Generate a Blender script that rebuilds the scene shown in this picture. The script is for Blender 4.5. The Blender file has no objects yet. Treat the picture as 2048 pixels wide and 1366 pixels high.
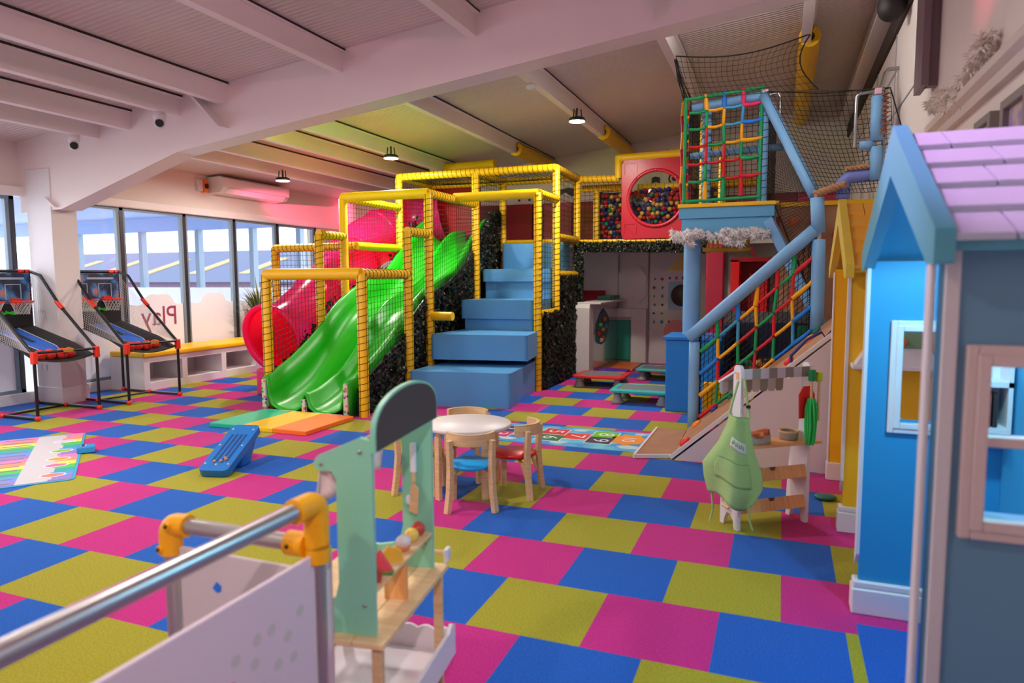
import bpy, math, random
from mathutils import Vector, Matrix
random.seed(7)
PI = math.pi
SC = bpy.context.scene
COL = SC.collection

# ------------------------------------------------------------------ camera
cam_d = bpy.data.cameras.new('camera')
cam_d.sensor_fit = 'HORIZONTAL'; cam_d.sensor_width = 36.0
cam_d.lens = 36.0 * 1380.9 / 2048.0
cam_d.clip_start = 0.05
cam = bpy.data.objects.new('camera', cam_d); COL.objects.link(cam)
cam.matrix_world = (Matrix.Translation((1.2147, -2.54853, 1.46582)) @ Matrix.Rotation(0.372435, 4, 'Z')
                    @ Matrix.Rotation(PI/2 - 0.0911615, 4, 'X') @ Matrix.Rotation(-0.0040255, 4, 'Z'))
cam_d.dof.use_dof = True; cam_d.dof.focus_distance = 6.5; cam_d.dof.aperture_fstop = 2.0
SC.camera = cam

# ------------------------------------------------------------------ exposure, world, daylight
SC.view_settings.view_transform = 'Standard'; SC.view_settings.look = 'None'
SC.view_settings.exposure = 0.6; SC.view_settings.gamma = 1.0
SC.view_settings.use_curve_mapping = False
SC.cycles.max_bounces = 8; SC.cycles.diffuse_bounces = 4; SC.cycles.transparent_max_bounces = 16
SC.cycles.sample_clamp_indirect = 6.0
SC.cycles.use_denoising = True
world = bpy.data.worlds.new('sky'); SC.world = world; world.use_nodes = True
bg = world.node_tree.nodes['Background']
bg.inputs[0].default_value = (0.95, 0.97, 1.0, 1); bg.inputs[1].default_value = 3.0

def light(name, kind, loc, power, color=(1, 1, 1), target=None, size=0.1, size_y=None, angle=None, blend=0.5):
    d = bpy.data.lights.new(name, kind); d.energy = power; d.color = color
    if kind == 'AREA':
        d.size = size
        if size_y: d.shape = 'RECTANGLE'; d.size_y = size_y
        else: d.shape = 'DISK'
    else:
        d.shadow_soft_size = size
    if kind == 'SPOT':
        d.spot_size = math.radians(angle); d.spot_blend = blend
    o = bpy.data.objects.new(name, d); COL.objects.link(o); o.location = loc
    if target is not None:
        o.rotation_euler = (Vector(target) - Vector(loc)).to_track_quat('-Z', 'Y').to_euler()
    return o

# daylight falling in through the long glazed side (portals help the renderer find the windows)
for (y0, y1) in ((-3.7, 2.95), (3.4, 8.62)):
    p = light('window_portal', 'AREA', (-7.26, (y0+y1)/2, 1.3), 1.0, target=(0, (y0+y1)/2, 1.3), size=y1-y0, size_y=2.3)
    p.data.cycles.is_portal = True

# ------------------------------------------------------------------ materials
def lin(c):
    return tuple((x/12.92 if x <= 0.04045 else ((x+0.055)/1.055)**2.4) for x in c)
def rgb(r, g, b):
    return lin((r/255, g/255, b/255))
MATS = {}
def mat(name, c, rough=0.5, metal=0.0, noise=None, bump=None, spec=0.5, trans=0.0, alpha=1.0, emit=None, coat=0.0, stretch=(1, 1, 1), sss=0.0):
    """principled material; noise = (scale, second colour, contrast low, high); bump = (scale, strength)"""
    if name in MATS: return MATS[name]
    m = bpy.data.materials.new(name); m.use_nodes = True
    nt = m.node_tree; b = nt.nodes['Principled BSDF']
    col = rgb(*c)
    b.inputs['Base Color'].default_value = (*col, 1)
    b.inputs['Roughness'].default_value = rough; b.inputs['Metallic'].default_value = metal
    b.inputs['Specular IOR Level'].default_value = spec
    b.inputs['Transmission Weight'].default_value = trans; b.inputs['Alpha'].default_value = alpha
    b.inputs['Coat Weight'].default_value = coat
    if emit:
        b.inputs['Emission Color'].default_value = (*rgb(*emit[0]), 1); b.inputs['Emission Strength'].default_value = emit[1]
    if noise or bump:
        tc = nt.nodes.new('ShaderNodeTexCoord'); mp = nt.nodes.new('ShaderNodeMapping')
        mp.inputs['Scale'].default_value = stretch
        nt.links.new(tc.outputs['Object'], mp.inputs[0])
    if noise:
        n = nt.nodes.new('ShaderNodeTexNoise'); n.inputs['Scale'].default_value = noise[0]; n.inputs['Detail'].default_value = 4
        r = nt.nodes.new('ShaderNodeMapRange'); r.inputs[1].default_value = noise[2]; r.inputs[2].default_value = noise[3]
        x = nt.nodes.new('ShaderNodeMix'); x.data_type = 'RGBA'
        x.inputs[6].default_value = (*col, 1); x.inputs[7].default_value = (*rgb(*noise[1]), 1)
        nt.links.new(mp.outputs[0], n.inputs['Vector']); nt.links.new(n.outputs['Fac'], r.inputs[0])
        nt.links.new(r.outputs[0], x.inputs[0]); nt.links.new(x.outputs[2], b.inputs['Base Color'])
    if bump:
        n2 = nt.nodes.new('ShaderNodeTexNoise'); n2.inputs['Scale'].default_value = bump[0]; n2.inputs['Detail'].default_value = 3
        bp = nt.nodes.new('ShaderNodeBump'); bp.inputs['Strength'].default_value = bump[1]; bp.inputs['Distance'].default_value = 0.01
        nt.links.new(mp.outputs[0], n2.inputs['Vector']); nt.links.new(n2.outputs['Fac'], bp.inputs['Height'])
        nt.links.new(bp.outputs[0], b.inputs['Normal'])
    MATS[name] = m
    return m

def carpet_material():
    m = bpy.data.materials.new('carpet_tiles'); m.use_nodes = True
    nt = m.node_tree; N = nt.nodes; L = nt.links; b = N['Principled BSDF']
    b.inputs['Roughness'].default_value = 0.95; b.inputs['Specular IOR Level'].default_value = 0.1
    b.inputs['Sheen Weight'].default_value = 0.1; b.inputs['Sheen Roughness'].default_value = 0.5
    def math_(op, a, c=None):
        n = N.new('ShaderNodeMath'); n.operation = op
        for i, v in enumerate((a, c)):
            if v is None: continue
            if isinstance(v, (int, float)): n.inputs[i].default_value = v
            else: L.new(v, n.inputs[i])
        return n.outputs[0]
    tc = N.new('ShaderNodeTexCoord'); s = N.new('ShaderNodeSeparateXYZ'); L.new(tc.outputs['Object'], s.inputs[0])
    u = math_('MULTIPLY', s.outputs[0], 2.0); v = math_('MULTIPLY', s.outputs[1], 2.0)
    row = math_('FLOOR', v); odd = math_('FLOORED_MODULO', row, 2.0)
    uu = math_('SUBTRACT', u, math_('MULTIPLY', odd, 0.5))
    idx = math_('FLOORED_MODULO', math_('SUBTRACT', math_('FLOOR', uu), odd), 3.0)
    # the strip of offcuts along the playhouses is laid in plain blue
    edge = math_('MULTIPLY', math_('GREATER_THAN', s.outputs[0], 1.548), math_('LESS_THAN', s.outputs[1], 0.6))
    idx = math_('ADD', math_('MULTIPLY', idx, math_('SUBTRACT', 1.0, edge)), math_('MULTIPLY', edge, 2.0))
    fac = math_('DIVIDE', math_('ADD', idx, 0.5), 3.0)
    cr = N.new('ShaderNodeValToRGB'); cr.color_ramp.interpolation = 'CONSTANT'
    e = cr.color_ramp.elements
    e[0].position = 0; e[0].color = (*rgb(166, 160, 42), 1)
    e[1].position = 1/3; e[1].color = (*rgb(200, 42, 134), 1)
    e3 = e.new(2/3); e3.color = (*rgb(25, 95, 192), 1)
    L.new(fac, cr.inputs[0])
    n = N.new('ShaderNodeTexNoise'); n.inputs['Scale'].default_value = 130; n.inputs['Detail'].default_value = 3
    L.new(tc.outputs['Object'], n.inputs['Vector'])
    mr = N.new('ShaderNodeMapRange'); mr.inputs[1].default_value = 0.3; mr.inputs[2].default_value = 0.7; mr.inputs[3].default_value = 0.72; mr.inputs[4].default_value = 1.18
    L.new(n.outputs['Fac'], mr.inputs[0])
    x = N.new('ShaderNodeMix'); x.data_type = 'RGBA'; x.blend_type = 'MULTIPLY'; x.inputs[0].default_value = 1
    L.new(cr.outputs[0], x.inputs[6]); L.new(mr.outputs[0], x.inputs[7]); L.new(x.outputs[2], b.inputs['Base Color'])
    bp = N.new('ShaderNodeBump'); bp.inputs['Strength'].default_value = 0.35; bp.inputs['Distance'].default_value = 0.004
    L.new(n.outputs['Fac'], bp.inputs['Height']); L.new(bp.outputs[0], b.inputs['Normal'])
    return m

def corrugated_material():
    m = bpy.data.materials.new('corrugated_deck'); m.use_nodes = True
    nt = m.node_tree; b = nt.nodes['Principled BSDF']
    b.inputs['Base Color'].default_value = (*rgb(220, 208, 204), 1); b.inputs['Roughness'].default_value = 0.45
    tc = nt.nodes.new('ShaderNodeTexCoord'); w = nt.nodes.new('ShaderNodeTexWave')
    w.wave_type = 'BANDS'; w.bands_direction = 'Y'; w.inputs['Scale'].default_value = 5.5
    bp = nt.nodes.new('ShaderNodeBump'); bp.inputs['Strength'].default_value = 0.35; bp.inputs['Distance'].default_value = 0.02
    nt.links.new(tc.outputs['Object'], w.inputs[0]); nt.links.new(w.outputs['Fac'], bp.inputs['Height'])
    nt.links.new(bp.outputs[0], b.inputs['Normal'])
    return m

def spots_material(name, base, cols, scale):
    """voronoi blotches of several colours on a base (sticker strips, prints)"""
    m = bpy.data.materials.new(name); m.use_nodes = True
    nt = m.node_tree; N = nt.nodes; L = nt.links; b = N['Principled BSDF']; b.inputs['Roughness'].default_value = 0.5
    tc = N.new('ShaderNodeTexCoord'); vo = N.new('ShaderNodeTexVoronoi'); vo.inputs['Scale'].default_value = scale
    L.new(tc.outputs['Object'], vo.inputs['Vector'])
    cr = N.new('ShaderNodeValToRGB'); cr.color_ramp.interpolation = 'CONSTANT'; e = cr.color_ramp.elements
    sep = N.new('ShaderNodeSeparateColor'); L.new(vo.outputs['Color'], sep.inputs[0])
    e[0].position = 0; e[0].color = (*rgb(*cols[0]), 1); e[1].position = 1/len(cols); e[1].color = (*rgb(*cols[1]), 1)
    for i in range(2, len(cols)):
        q = e.new(i/len(cols)); q.color = (*rgb(*cols[i]), 1)
    L.new(sep.outputs[0], cr.inputs[0])
    th = N.new('ShaderNodeMath'); th.operation = 'LESS_THAN'; th.inputs[1].default_value = 0.42; L.new(vo.outputs['Distance'], th.inputs[0])
    x = N.new('ShaderNodeMix'); x.data_type = 'RGBA'; x.inputs[6].default_value = (*rgb(*base), 1)
    L.new(th.outputs[0], x.inputs[0]); L.new(cr.outputs[0], x.inputs[7]); L.new(x.outputs[2], b.inputs['Base Color'])
    return m

def glass_material(name, tint=(1, 1, 1), gloss=0.08):
    m = bpy.data.materials.new(name); m.use_nodes = True
    nt = m.node_tree; N = nt.nodes; L = nt.links
    out = N['Material Output']; N.remove(N['Principled BSDF'])
    t = N.new('ShaderNodeBsdfTransparent'); t.inputs[0].default_value = (*tint, 1)
    g = N.new('ShaderNodeBsdfGlossy'); g.inputs['Roughness'].default_value = 0.02
    lw = N.new('ShaderNodeLayerWeight'); lw.inputs[0].default_value = 0.5
    pw = N.new('ShaderNodeMath'); pw.operation = 'POWER'; pw.inputs[1].default_value = 4.0; L.new(lw.outputs['Facing'], pw.inputs[0])
    fr = N.new('ShaderNodeMath'); fr.operation = 'MULTIPLY_ADD'; fr.inputs[1].default_value = 0.45; fr.inputs[2].default_value = 0.03; L.new(pw.outputs[0], fr.inputs[0])
    x = N.new('ShaderNodeMixShader'); L.new(fr.outputs[0], x.inputs[0]); L.new(t.outputs[0], x.inputs[1]); L.new(g.outputs[0], x.inputs[2])
    L.new(x.outputs[0], out.inputs[0])
    return m

def translucent_material(name, outer, inner):
    m = bpy.data.materials.new(name); m.use_nodes = True
    nt = m.node_tree; N = nt.nodes; L = nt.links; b = N['Principled BSDF']
    b.inputs['Roughness'].default_value = 0.2; b.inputs['Specular IOR Level'].default_value = 0.6
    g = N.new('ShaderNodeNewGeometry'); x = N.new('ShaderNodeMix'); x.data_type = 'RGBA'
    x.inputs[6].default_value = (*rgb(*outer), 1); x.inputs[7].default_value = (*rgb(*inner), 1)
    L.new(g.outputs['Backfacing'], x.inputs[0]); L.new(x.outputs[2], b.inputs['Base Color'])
    t = N.new('ShaderNodeBsdfTranslucent'); L.new(x.outputs[2], t.inputs[0])
    mx = N.new('ShaderNodeMixShader'); mx.inputs[0].default_value = 0.72
    L.new(b.outputs[0], mx.inputs[1]); L.new(t.outputs[0], mx.inputs[2]); L.new(mx.outputs[0], N['Material Output'].inputs[0])
    return m

# ------------------------------------------------------------------ mesh builder
class MB:
    def __init__(s): s.v = []; s.f = []; s.m = []; s.s = []
    def add(s, vs, fs, mi=0, smooth=False, M=None):
        o = len(s.v)
        for p in vs:
            p = Vector(p)
            s.v.append(M @ p if M is not None else p)
        for f in fs:
            s.f.append([i+o for i in f]); s.m.append(mi); s.s.append(smooth)
        return s
    def box(s, x0, x1, y0, y1, z0, z1, mi=0, M=None):
        vs = [(x, y, z) for z in (z0, z1) for y in (y0, y1) for x in (x0, x1)]
        return s.add(vs, [(0, 2, 3, 1), (4, 5, 7, 6), (0, 1, 5, 4), (2, 6, 7, 3), (0, 4, 6, 2), (1, 3, 7, 5)], mi, False, M)
    def beam(s, a, b, w, h, mi=0, up=(0, 0, 1)):
        """rectangular bar from a to b, w across, h along up"""
        a = Vector(a); b = Vector(b); d = (b-a).normalized(); u = Vector(up)
        r = d.cross(u)
        if r.length < 1e-4: r = d.cross(Vector((1, 0, 0)))
        r.normalize(); u = r.cross(d).normalized()
        vs = [p + r*(i*w/2) + u*(j*h/2) for p in (a, b) for i, j in ((-1, -1), (1, -1), (1, 1), (-1, 1))]
        return s.add(vs, [(0, 1, 2, 3), (7, 6, 5, 4), (0, 4, 5, 1), (1, 5, 6, 2), (2, 6, 7, 3), (3, 7, 4, 0)], mi)
    def tube(s, pts, r, n=8, mi=0, closed=False, smooth=True, M=None, caps=True):
        pts = [Vector(p) for p in pts]; k = len(pts)
        rs = r if isinstance(r, (list, tuple)) else [r]*k
        T = []
        for i in range(k):
            a = pts[(i-1) % k] if (closed or i > 0) else pts[i]
            b = pts[(i+1) % k] if (closed or i < k-1) else pts[i]
            T.append((b-a).normalized())
        ref = Vector((0, 0, 1)) if abs(T[0].z) < 0.9 else Vector((1, 0, 0))
        u = T[0].cross(ref).normalized(); vs = []
        for i in range(k):
            u = (u - T[i]*u.dot(T[i]))
            if u.length < 1e-6: u = T[i].orthogonal()
            u.normalize(); w = T[i].cross(u)
            for j in range(n):
                a = 2*PI*j/n
                vs.append(pts[i] + (u*math.cos(a) + w*math.sin(a))*rs[i])
        fs = []
        for i in range(k if closed else k-1):
            i2 = (i+1) % k
            for j in range(n):
                j2 = (j+1) % n
                fs.append((i*n+j, i*n+j2, i2*n+j2, i2*n+j))
        s.add(vs, fs, mi, smooth, M)
        if caps and not closed:
            s.add([vs[j] for j in range(n)], [tuple(range(n-1, -1, -1))], mi, False, M)
            s.add([vs[(k-1)*n+j] for j in range(n)], [tuple(range(n))], mi, False, M)
        return s
    def lathe(s, prof, n=24, c=(0, 0, 0), mi=0, smooth=True, M=None, ring=False):
        if ring: prof = list(prof) + [prof[0]]
        c = Vector(c); vs = []; fs = []
        for (r, z) in prof:
            for j in range(n):
                a = 2*PI*j/n; vs.append(c + Vector((r*math.cos(a), r*math.sin(a), z)))
        for i in range(len(prof)-1):
            for j in range(n):
                j2 = (j+1) % n
                fs.append((i*n+j, i*n+j2, (i+1)*n+j2, (i+1)*n+j))
        if prof[0][0] > 1e-6 and not ring: fs.append(tuple(range(n-1, -1, -1)))
        if prof[-1][0] > 1e-6 and not ring: fs.append(tuple((len(prof)-1)*n+j for j in range(n)))
        return s.add(vs, fs, mi, smooth, M)
    def prism(s, poly, axis, a0, a1, mi=0, M=None, smooth=False):
        def P(p, a):
            return {'x': (a, p[0], p[1]), 'y': (p[0], a, p[1]), 'z': (p[0], p[1], a)}[axis]
        n = len(poly); vs = [P(p, a0) for p in poly] + [P(p, a1) for p in poly]
        s.add(vs, [tuple(range(n-1, -1, -1)), tuple(range(n, 2*n))], mi, False, M)
        return s.add(vs, [(i, (i+1) % n, n+(i+1) % n, n+i) for i in range(n)], mi, smooth, M)
    def sphere(s, c, r, n=16, m=10, mi=0, sc=(1, 1, 1), M=None):
        prof = [(r*math.sin(PI*i/m), -r*math.cos(PI*i/m)) for i in range(m+1)]
        MM = Matrix.Translation(c) @ Matrix.Diagonal((*sc, 1))
        if M is not None: MM = M @ MM
        vs = [Vector((0, 0, -r))]; fs = []
        for i in range(1, m):
            for j in range(n):
                a = 2*PI*j/n; vs.append(Vector((prof[i][0]*math.cos(a), prof[i][0]*math.sin(a), prof[i][1])))
        vs.append(Vector((0, 0, r))); top = len(vs)-1
        for j in range(n):
            j2 = (j+1) % n
            fs.append((0, 1+j2, 1+j)); fs.append((top, 1+(m-2)*n+j, 1+(m-2)*n+j2))
            for i in range(m-2):
                fs.append((1+i*n+j, 1+i*n+j2, 1+(i+1)*n+j2, 1+(i+1)*n+j))
        return s.add(vs, fs, mi, True, MM)
    def grid(s, P, nu, nv, mi=0, smooth=True, M=None, closed_u=False):
        vs = [P(i/nu, j/nv) for j in range(nv+1) for i in range(nu + (0 if closed_u else 1))]
        w = nu if closed_u else nu+1; fs = []
        for j in range(nv):
            for i in range(nu):
                i2 = (i+1) % w
                fs.append((j*w+i, j*w+i2, (j+1)*w+i2, (j+1)*w+i))
        return s.add(vs, fs, mi, smooth, M)
    def net(s, A, B, C, D, cell=0.07, r=0.003, mi=0, sag=None, seg=1, nu=None, nv=None):
        """cord net over the patch A-B (bottom edge) and D-C (top edge)"""
        A, B, C, D = map(Vector, (A, B, C, D))
        lu = max((B-A).length, (C-D).length); lv = max((D-A).length, (C-B).length)
        nu = nu or max(1, round(lu/cell)); nv = nv or max(1, round(lv/cell))
        def P(u, v):
            p = (A*(1-u)+B*u)*(1-v) + (D*(1-u)+C*u)*v
            if sag: p = p + Vector(sag)*(math.sin(PI*u)*math.sin(PI*v))
            return p
        k = seg if not sag else 6
        for i in range(nu+1):
            s.tube([P(i/nu, t/k) for t in range(k+1)], r, 3, mi, smooth=False, caps=False)
        for j in range(nv+1):
            s.tube([P(t/k, j/nv) for t in range(k+1)], r, 3, mi, smooth=False, caps=False)
        return s
    def helix(s, a, b, R, pitch, r=0.003, mi=0, n=10):
        a = Vector(a); b = Vector(b); d = b-a; Lh = d.length; d.normalize()
        u = d.orthogonal().normalized(); w = d.cross(u); k = max(2, int(Lh/pitch*n)); pts = []
        for i in range(k+1):
            t = i/k; q = 2*PI*t*Lh/pitch
            pts.append(a + d*(t*Lh) + (u*math.cos(q)+w*math.sin(q))*R)
        return s.tube(pts, r, 3, mi, smooth=False, caps=False)
    def build(s, name, mats, parent=None, world=True, bevel=None, solid=None, sub=None):
        me = bpy.data.meshes.new(name)
        off = ORG.get(parent.name, Vector((0, 0, 0))) if (parent is not None and world) else Vector((0, 0, 0))
        me.from_pydata([tuple(p-off) for p in s.v], [], s.f)
        for m in (mats if isinstance(mats, (list, tuple)) else [mats]): me.materials.append(m)
        me.polygons.foreach_set('material_index', s.m); me.polygons.foreach_set('use_smooth', s.s)
        me.update()
        o = bpy.data.objects.new(name, me); COL.objects.link(o)
        if parent is not None:
            o.parent = parent; ORG[o.name] = ORG.get(parent.name, Vector((0, 0, 0)))
        else:
            ORG[o.name] = Vector((0, 0, 0))
        if solid:
            md = o.modifiers.new('solid', 'SOLIDIFY'); md.thickness = solid; md.offset = 0
        if bevel:
            md = o.modifiers.new('bevel', 'BEVEL'); md.width = bevel; md.segments = 3; md.limit_method = 'ANGLE'; md.angle_limit = math.radians(40)
        if sub:
            md = o.modifiers.new('sub', 'SUBSURF'); md.levels = sub; md.render_levels = sub
        return o
ORG = {}
def thing(name, label, cat, loc=(0, 0, 0), group=None, rotz=0.0, local=False):
    o = bpy.data.objects.new(name, None); COL.objects.link(o); o.empty_display_size = 0.1
    o.location = loc; o.rotation_euler = (0, 0, rotz)
    ORG[o.name] = Vector((0, 0, 0)) if local else Vector(loc)
    return tag(o, label, cat, group)
def tag(o, label, cat, group=None):
    o['label'] = label; o['category'] = cat
    if group: o['group'] = group
    return o
def struct(o):
    o['kind'] = 'structure'; return o
def copy_tree(o, parent=None):
    c = o.copy(); COL.objects.link(c)
    if parent is not None: c.parent = parent
    for ch in list(o.children): copy_tree(ch, c)
    return c
def text_geo(txt, size, depth=0.0):
    cu = bpy.data.curves.new('txt', 'FONT'); cu.body = txt; cu.size = size; cu.extrude = depth
    cu.align_x = 'CENTER'; cu.align_y = 'CENTER'; cu.resolution_u = 3
    ob = bpy.data.objects.new('txt', cu); me = bpy.data.meshes.new_from_object(ob)
    vs = [v.co.copy() for v in me.vertices]; fs = [tuple(p.vertices) for p in me.polygons]
    bpy.data.objects.remove(ob); bpy.data.curves.remove(cu); bpy.data.meshes.remove(me)
    return vs, fs
def rounded(x0, x1, y0, y1, r, n=5):
    pts = []
    for cx, cy, a0 in ((x1-r, y1-r, 0), (x0+r, y1-r, PI/2), (x0+r, y0+r, PI), (x1-r, y0+r, 1.5*PI)):
        for i in range(n+1):
            a = a0 + PI/2*i/n; pts.append((cx+r*math.cos(a), cy+r*math.sin(a)))
    return pts
def interp(tab, x):
    if x <= tab[0][0]: return tab[0][1]
    for (a, b), (c, d) in zip(tab, tab[1:]):
        if x <= c:
            t = (x-a)/(c-a); return b + (d-b)*t
    return tab[-1][1]

# shared materials
WHITE = mat('white_paint', (228, 224, 226), 0.55)
WALLP = mat('wall_paint', (234, 222, 214), 0.7)
STEELW = mat('painted_steel', (240, 229, 226), 0.4)
YEL = mat('yellow_vinyl_foam', (250, 196, 12), 0.42, bump=(14, 0.15))
CORD = mat('black_cord', (16, 15, 16), 0.8)
BLUEV = mat('blue_vinyl', (88, 160, 218), 0.38, bump=(4, 0.12))
LBLUE = mat('pale_blue_foam', (122, 178, 226), 0.5, bump=(9, 0.2))
TOWB = mat('tower_blue', (92, 170, 214), 0.45)
BRIGHTB = mat('bright_blue_vinyl', (18, 134, 226), 0.35, bump=(3, 0.3))
REDV = mat('red_vinyl', (172, 24, 44), 0.45)
REDP = mat('red_plastic', (200, 20, 46), 0.32)
WOOD = mat('birch_wood', (236, 200, 150), 0.5, noise=(7, (220, 176, 124), 0.35, 0.7), stretch=(1, 1, 9))
WOODX = mat('birch_board', (244, 210, 160), 0.5, noise=(6, (230, 190, 138), 0.35, 0.7), stretch=(1, 9, 1))
PINEX = mat('orange_pine', (250, 188, 126), 0.5, noise=(6, (236, 164, 100), 0.35, 0.7), stretch=(9, 1, 1))
BLACK = mat('black_plastic', (20, 20, 22), 0.4)
STEEL = mat('galvanised_steel', (176, 178, 180), 0.3, 0.9)

# ================================================================== THE ROOM
XL_, XR_, YF_, YB_ = -7.2, 2.1, -4.0, 9.4
def zc(x): return 3.88 + 0.112*x          # underside of the roof deck
struct(MB().box(XL_-0.3, XR_+0.2, YF_-0.2, YB_+0.2, -0.1, 0.0).build('floor', carpet_material()))
c = MB(); c.prism([(XL_-0.3, zc(XL_-0.3)), (XR_+0.2, zc(XR_+0.2)), (XR_+0.2, zc(XR_+0.2)+0.1), (XL_-0.3, zc(XL_-0.3)+0.1)], 'y', YF_-0.2, YB_+0.2)
struct(c.build('ceiling', corrugated_material()))
wb = MB(); wb.box(XL_-0.2, XR_+0.2, YB_, YB_+0.15, 0, 4.15); struct(wb.build('wall_back', WALLP))
wr = MB(); wr.box(XR_, XR_+0.15, YF_-0.2, YB_+0.15, 0, 4.2); struct(wr.build('wall_right', WALLP))
wf = MB(); wf.box(XL_-0.2, XR_+0.2, YF_-0.15, YF_, 0, 4.15); struct(wf.build('wall_front', WALLP))
wl = MB(); wl.box(XL_-0.22, XL_, YF_, YB_, 2.47, 3.12); wl.box(XL_-0.22, XL_, 8.62, YB_, 0, 2.47); struct(wl.build('wall_left', WALLP))
hd = MB(); hd.box(XL_, XL_+0.07, YF_, YB_, 2.45, 2.56); struct(hd.build('trim_1', STEELW, bevel=0.01))
bb = MB(); bb.box(XL_-0.1, XL_+0.03, YF_, YB_, 0, 0.13); struct(bb.build('baseboard_left', WHITE, bevel=0.006))
cp = MB(); cp.box(-7.08, -6.67, 3.035, 3.35, 0, 2.75); cp.box(-7.10, -6.65, 3.02, 3.365, 0, 0.2); struct(cp.build('column_1', WHITE, bevel=0.006))
# portal rafter with its haunch
rf = MB()
rf.prism([(-7.2, 2.26), (-6.51, 2.28), (-4.72, 2.80), (1.01, 3.49), (2.1, 3.64), (2.1, zc(2.1)), (-7.2, zc(-7.2))], 'y', 3.05, 3.30)
struct(rf.build('beam_1', STEELW))
gus = MB(); gus.prism([(-4.38, 3.30), (-4.02, 2.98), (-4.40, 3.36)], 'y', 2.9, 3.05); gus.prism([(-6.60, 2.30), (-6.56, 2.30), (-6.72, 2.42)], 'y', 3.0, 3.05)
struct(gus.build('beam_bracket', STEELW))
for i, x in enumerate((-5.87, -5.38, -4.66, -4.05, -2.66, -1.30, 0.12, 1.40)):
    zb = zc(x) - 0.19
    p = MB(); y0 = YF_
    p.box(x-0.012, x+0.012, y0, YB_, zb, zc(x)-0.012)
    p.box(x-0.075, x+0.012, y0, YB_, zb-0.012, zb)
    p.box(x-0.012, x+0.05, y0, YB_, zc(x)-0.030, zc(x)-0.018); p.box(x+0.012, x+0.045, y0, YB_, zc(x)-0.018, zc(x)+0.004, 1)  # dark strip paints in the shadow gap between purlin top and deck
    p.box(x-0.082, x-0.07, y0, YB_, zb, zb+0.02)
    struct(p.build('roof_beam', [STEELW, mat('dark_gap', (58, 46, 42), 0.8)]))
eb = MB(); eb.box(1.98, 2.1, YF_, YB_, 3.80, 4.08); eb.box(1.93, 2.1, YF_, YB_, 3.78, 3.80); struct(eb.build('beam_2', STEELW))
dk = MB(); dk.box(2.07, 2.1, YF_, YB_, 3.60, 3.78); struct(dk.build('trim_2', mat('dark_gap', (58, 46, 42), 0.8)))
stc = MB(); stc.box(2.03, 2.1, 2.66, 2.72, 2.68, 3.75); stc.box(2.0, 2.04, 2.62, 2.9, 2.68, 3.75); struct(stc.build('column_2', mat('mauve_steel', (128, 104, 112), 0.5)))
cn = MB()
cn.prism([(2.1, 2.30), (2.06, 2.30), (2.05, 2.34), (2.02, 2.36), (2.02, 2.40), (2.1, 2.44)], 'y', -3.5, 2.55)
struct(cn.build('trim_3', mat('cream_moulding', (214, 200, 190), 0.6)))
seams = MB()
for y in (4.6, 5.9, 7.2, 8.5): seams.box(2.092, 2.1, y-0.006, y+0.006, 2.3, 3.6)
seams.box(2.092, 2.1, 3.0, 9.4, 2.9, 2.91); struct(seams.build('trim_4', mat('panel_seam', (170, 164, 162), 0.7)))

# ------------------------------------------------------------------ windows along the left
DARKF = mat('dark_window_frame', (44, 46, 52), 0.4); GREYF = mat('grey_window_frame', (120, 140, 156), 0.4)
GLASS = glass_material('window_glass', (0.93, 0.96, 1.0))
FILM = mat('frosted_film', (240, 240, 248), 0.6, alpha=0.82)
SEC = [(-3.9, -2.3), (-2.3, -0.7), (-0.7, 1.1), (1.1, 2.97), (3.40, 4.41), (4.41, 5.48), (5.48, 6.50), (6.50, 7.54), (7.54, 8.62)]
for i, (a, b) in enumerate(SEC):
    g = MB(); g.box(-7.232, -7.226, a, b, 0.13, 2.45)
    w = g.build('window_%d' % (i+1), GLASS); struct(w)
    fr = MB()
    fr.box(-7.30, -7.20, b-0.055, b, 0.13, 2.45, 0); fr.box(-7.26, -7.205, b-0.10, b-0.055, 0.13, 2.45, 1)
    fr.box(-7.26, -7.205, a, a+0.03, 0.13, 2.45, 1)
    fr.box(-7.27, -7.2, a, b, 2.41, 2.45, 1); fr.box(-7.27, -7.2, a, b, 0.13, 0.17, 1)
    fr.build('window_frame', [DARKF, GREYF], w)
    # frosted film with a cloud-shaped top edge
    f = MB(); n = 24; top = []
    c1, c2 = (a+b)/2, (b-a)
    for k in range(n+1):
        y = a+0.05+(b-a-0.1)*k/n; t = (y-c1)/c2
        z = 1.10 + (0.15*math.sqrt(max(0, 1-(t/0.26)**2)) if abs(t) < 0.26 else 0) + 0.03*abs(math.sin(t*9))
        top.append((y, z))
    f.prism([(a+0.05, 0.17)] + [(b-0.05, 0.17)] + top[::-1], 'x', -7.224, -7.222)
    f.build('frosted_film', FILM, w)
win6 = bpy.data.objects['window_6']
tx = MB(); vs, fs = text_geo('Play', 0.40)
tx.add(vs, fs, 0, False, Matrix.Translation((-7.219, 4.95, 0.93)) @ Matrix(((0, 0, -1, 0), (-1, 0, 0, 0), (0, 1, 0, 0), (0, 0, 0, 1))))
tx.build('window_lettering', mat('plum_vinyl', (150, 60, 100), 0.5), win6)
st = MB(); pts = []
for k in range(10):
    a = PI/2 + k*PI/5 + 0.2; r = 0.105 if k % 2 == 0 else 0.045
    pts.append((6.73 + r*math.cos(a), 0.86 + r*math.sin(a)))
st.prism(pts, 'x', -7.221, -7.219); st.build('star_sticker', mat('gold_vinyl', (214, 196, 104), 0.5), bpy.data.objects['window_8'])

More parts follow.
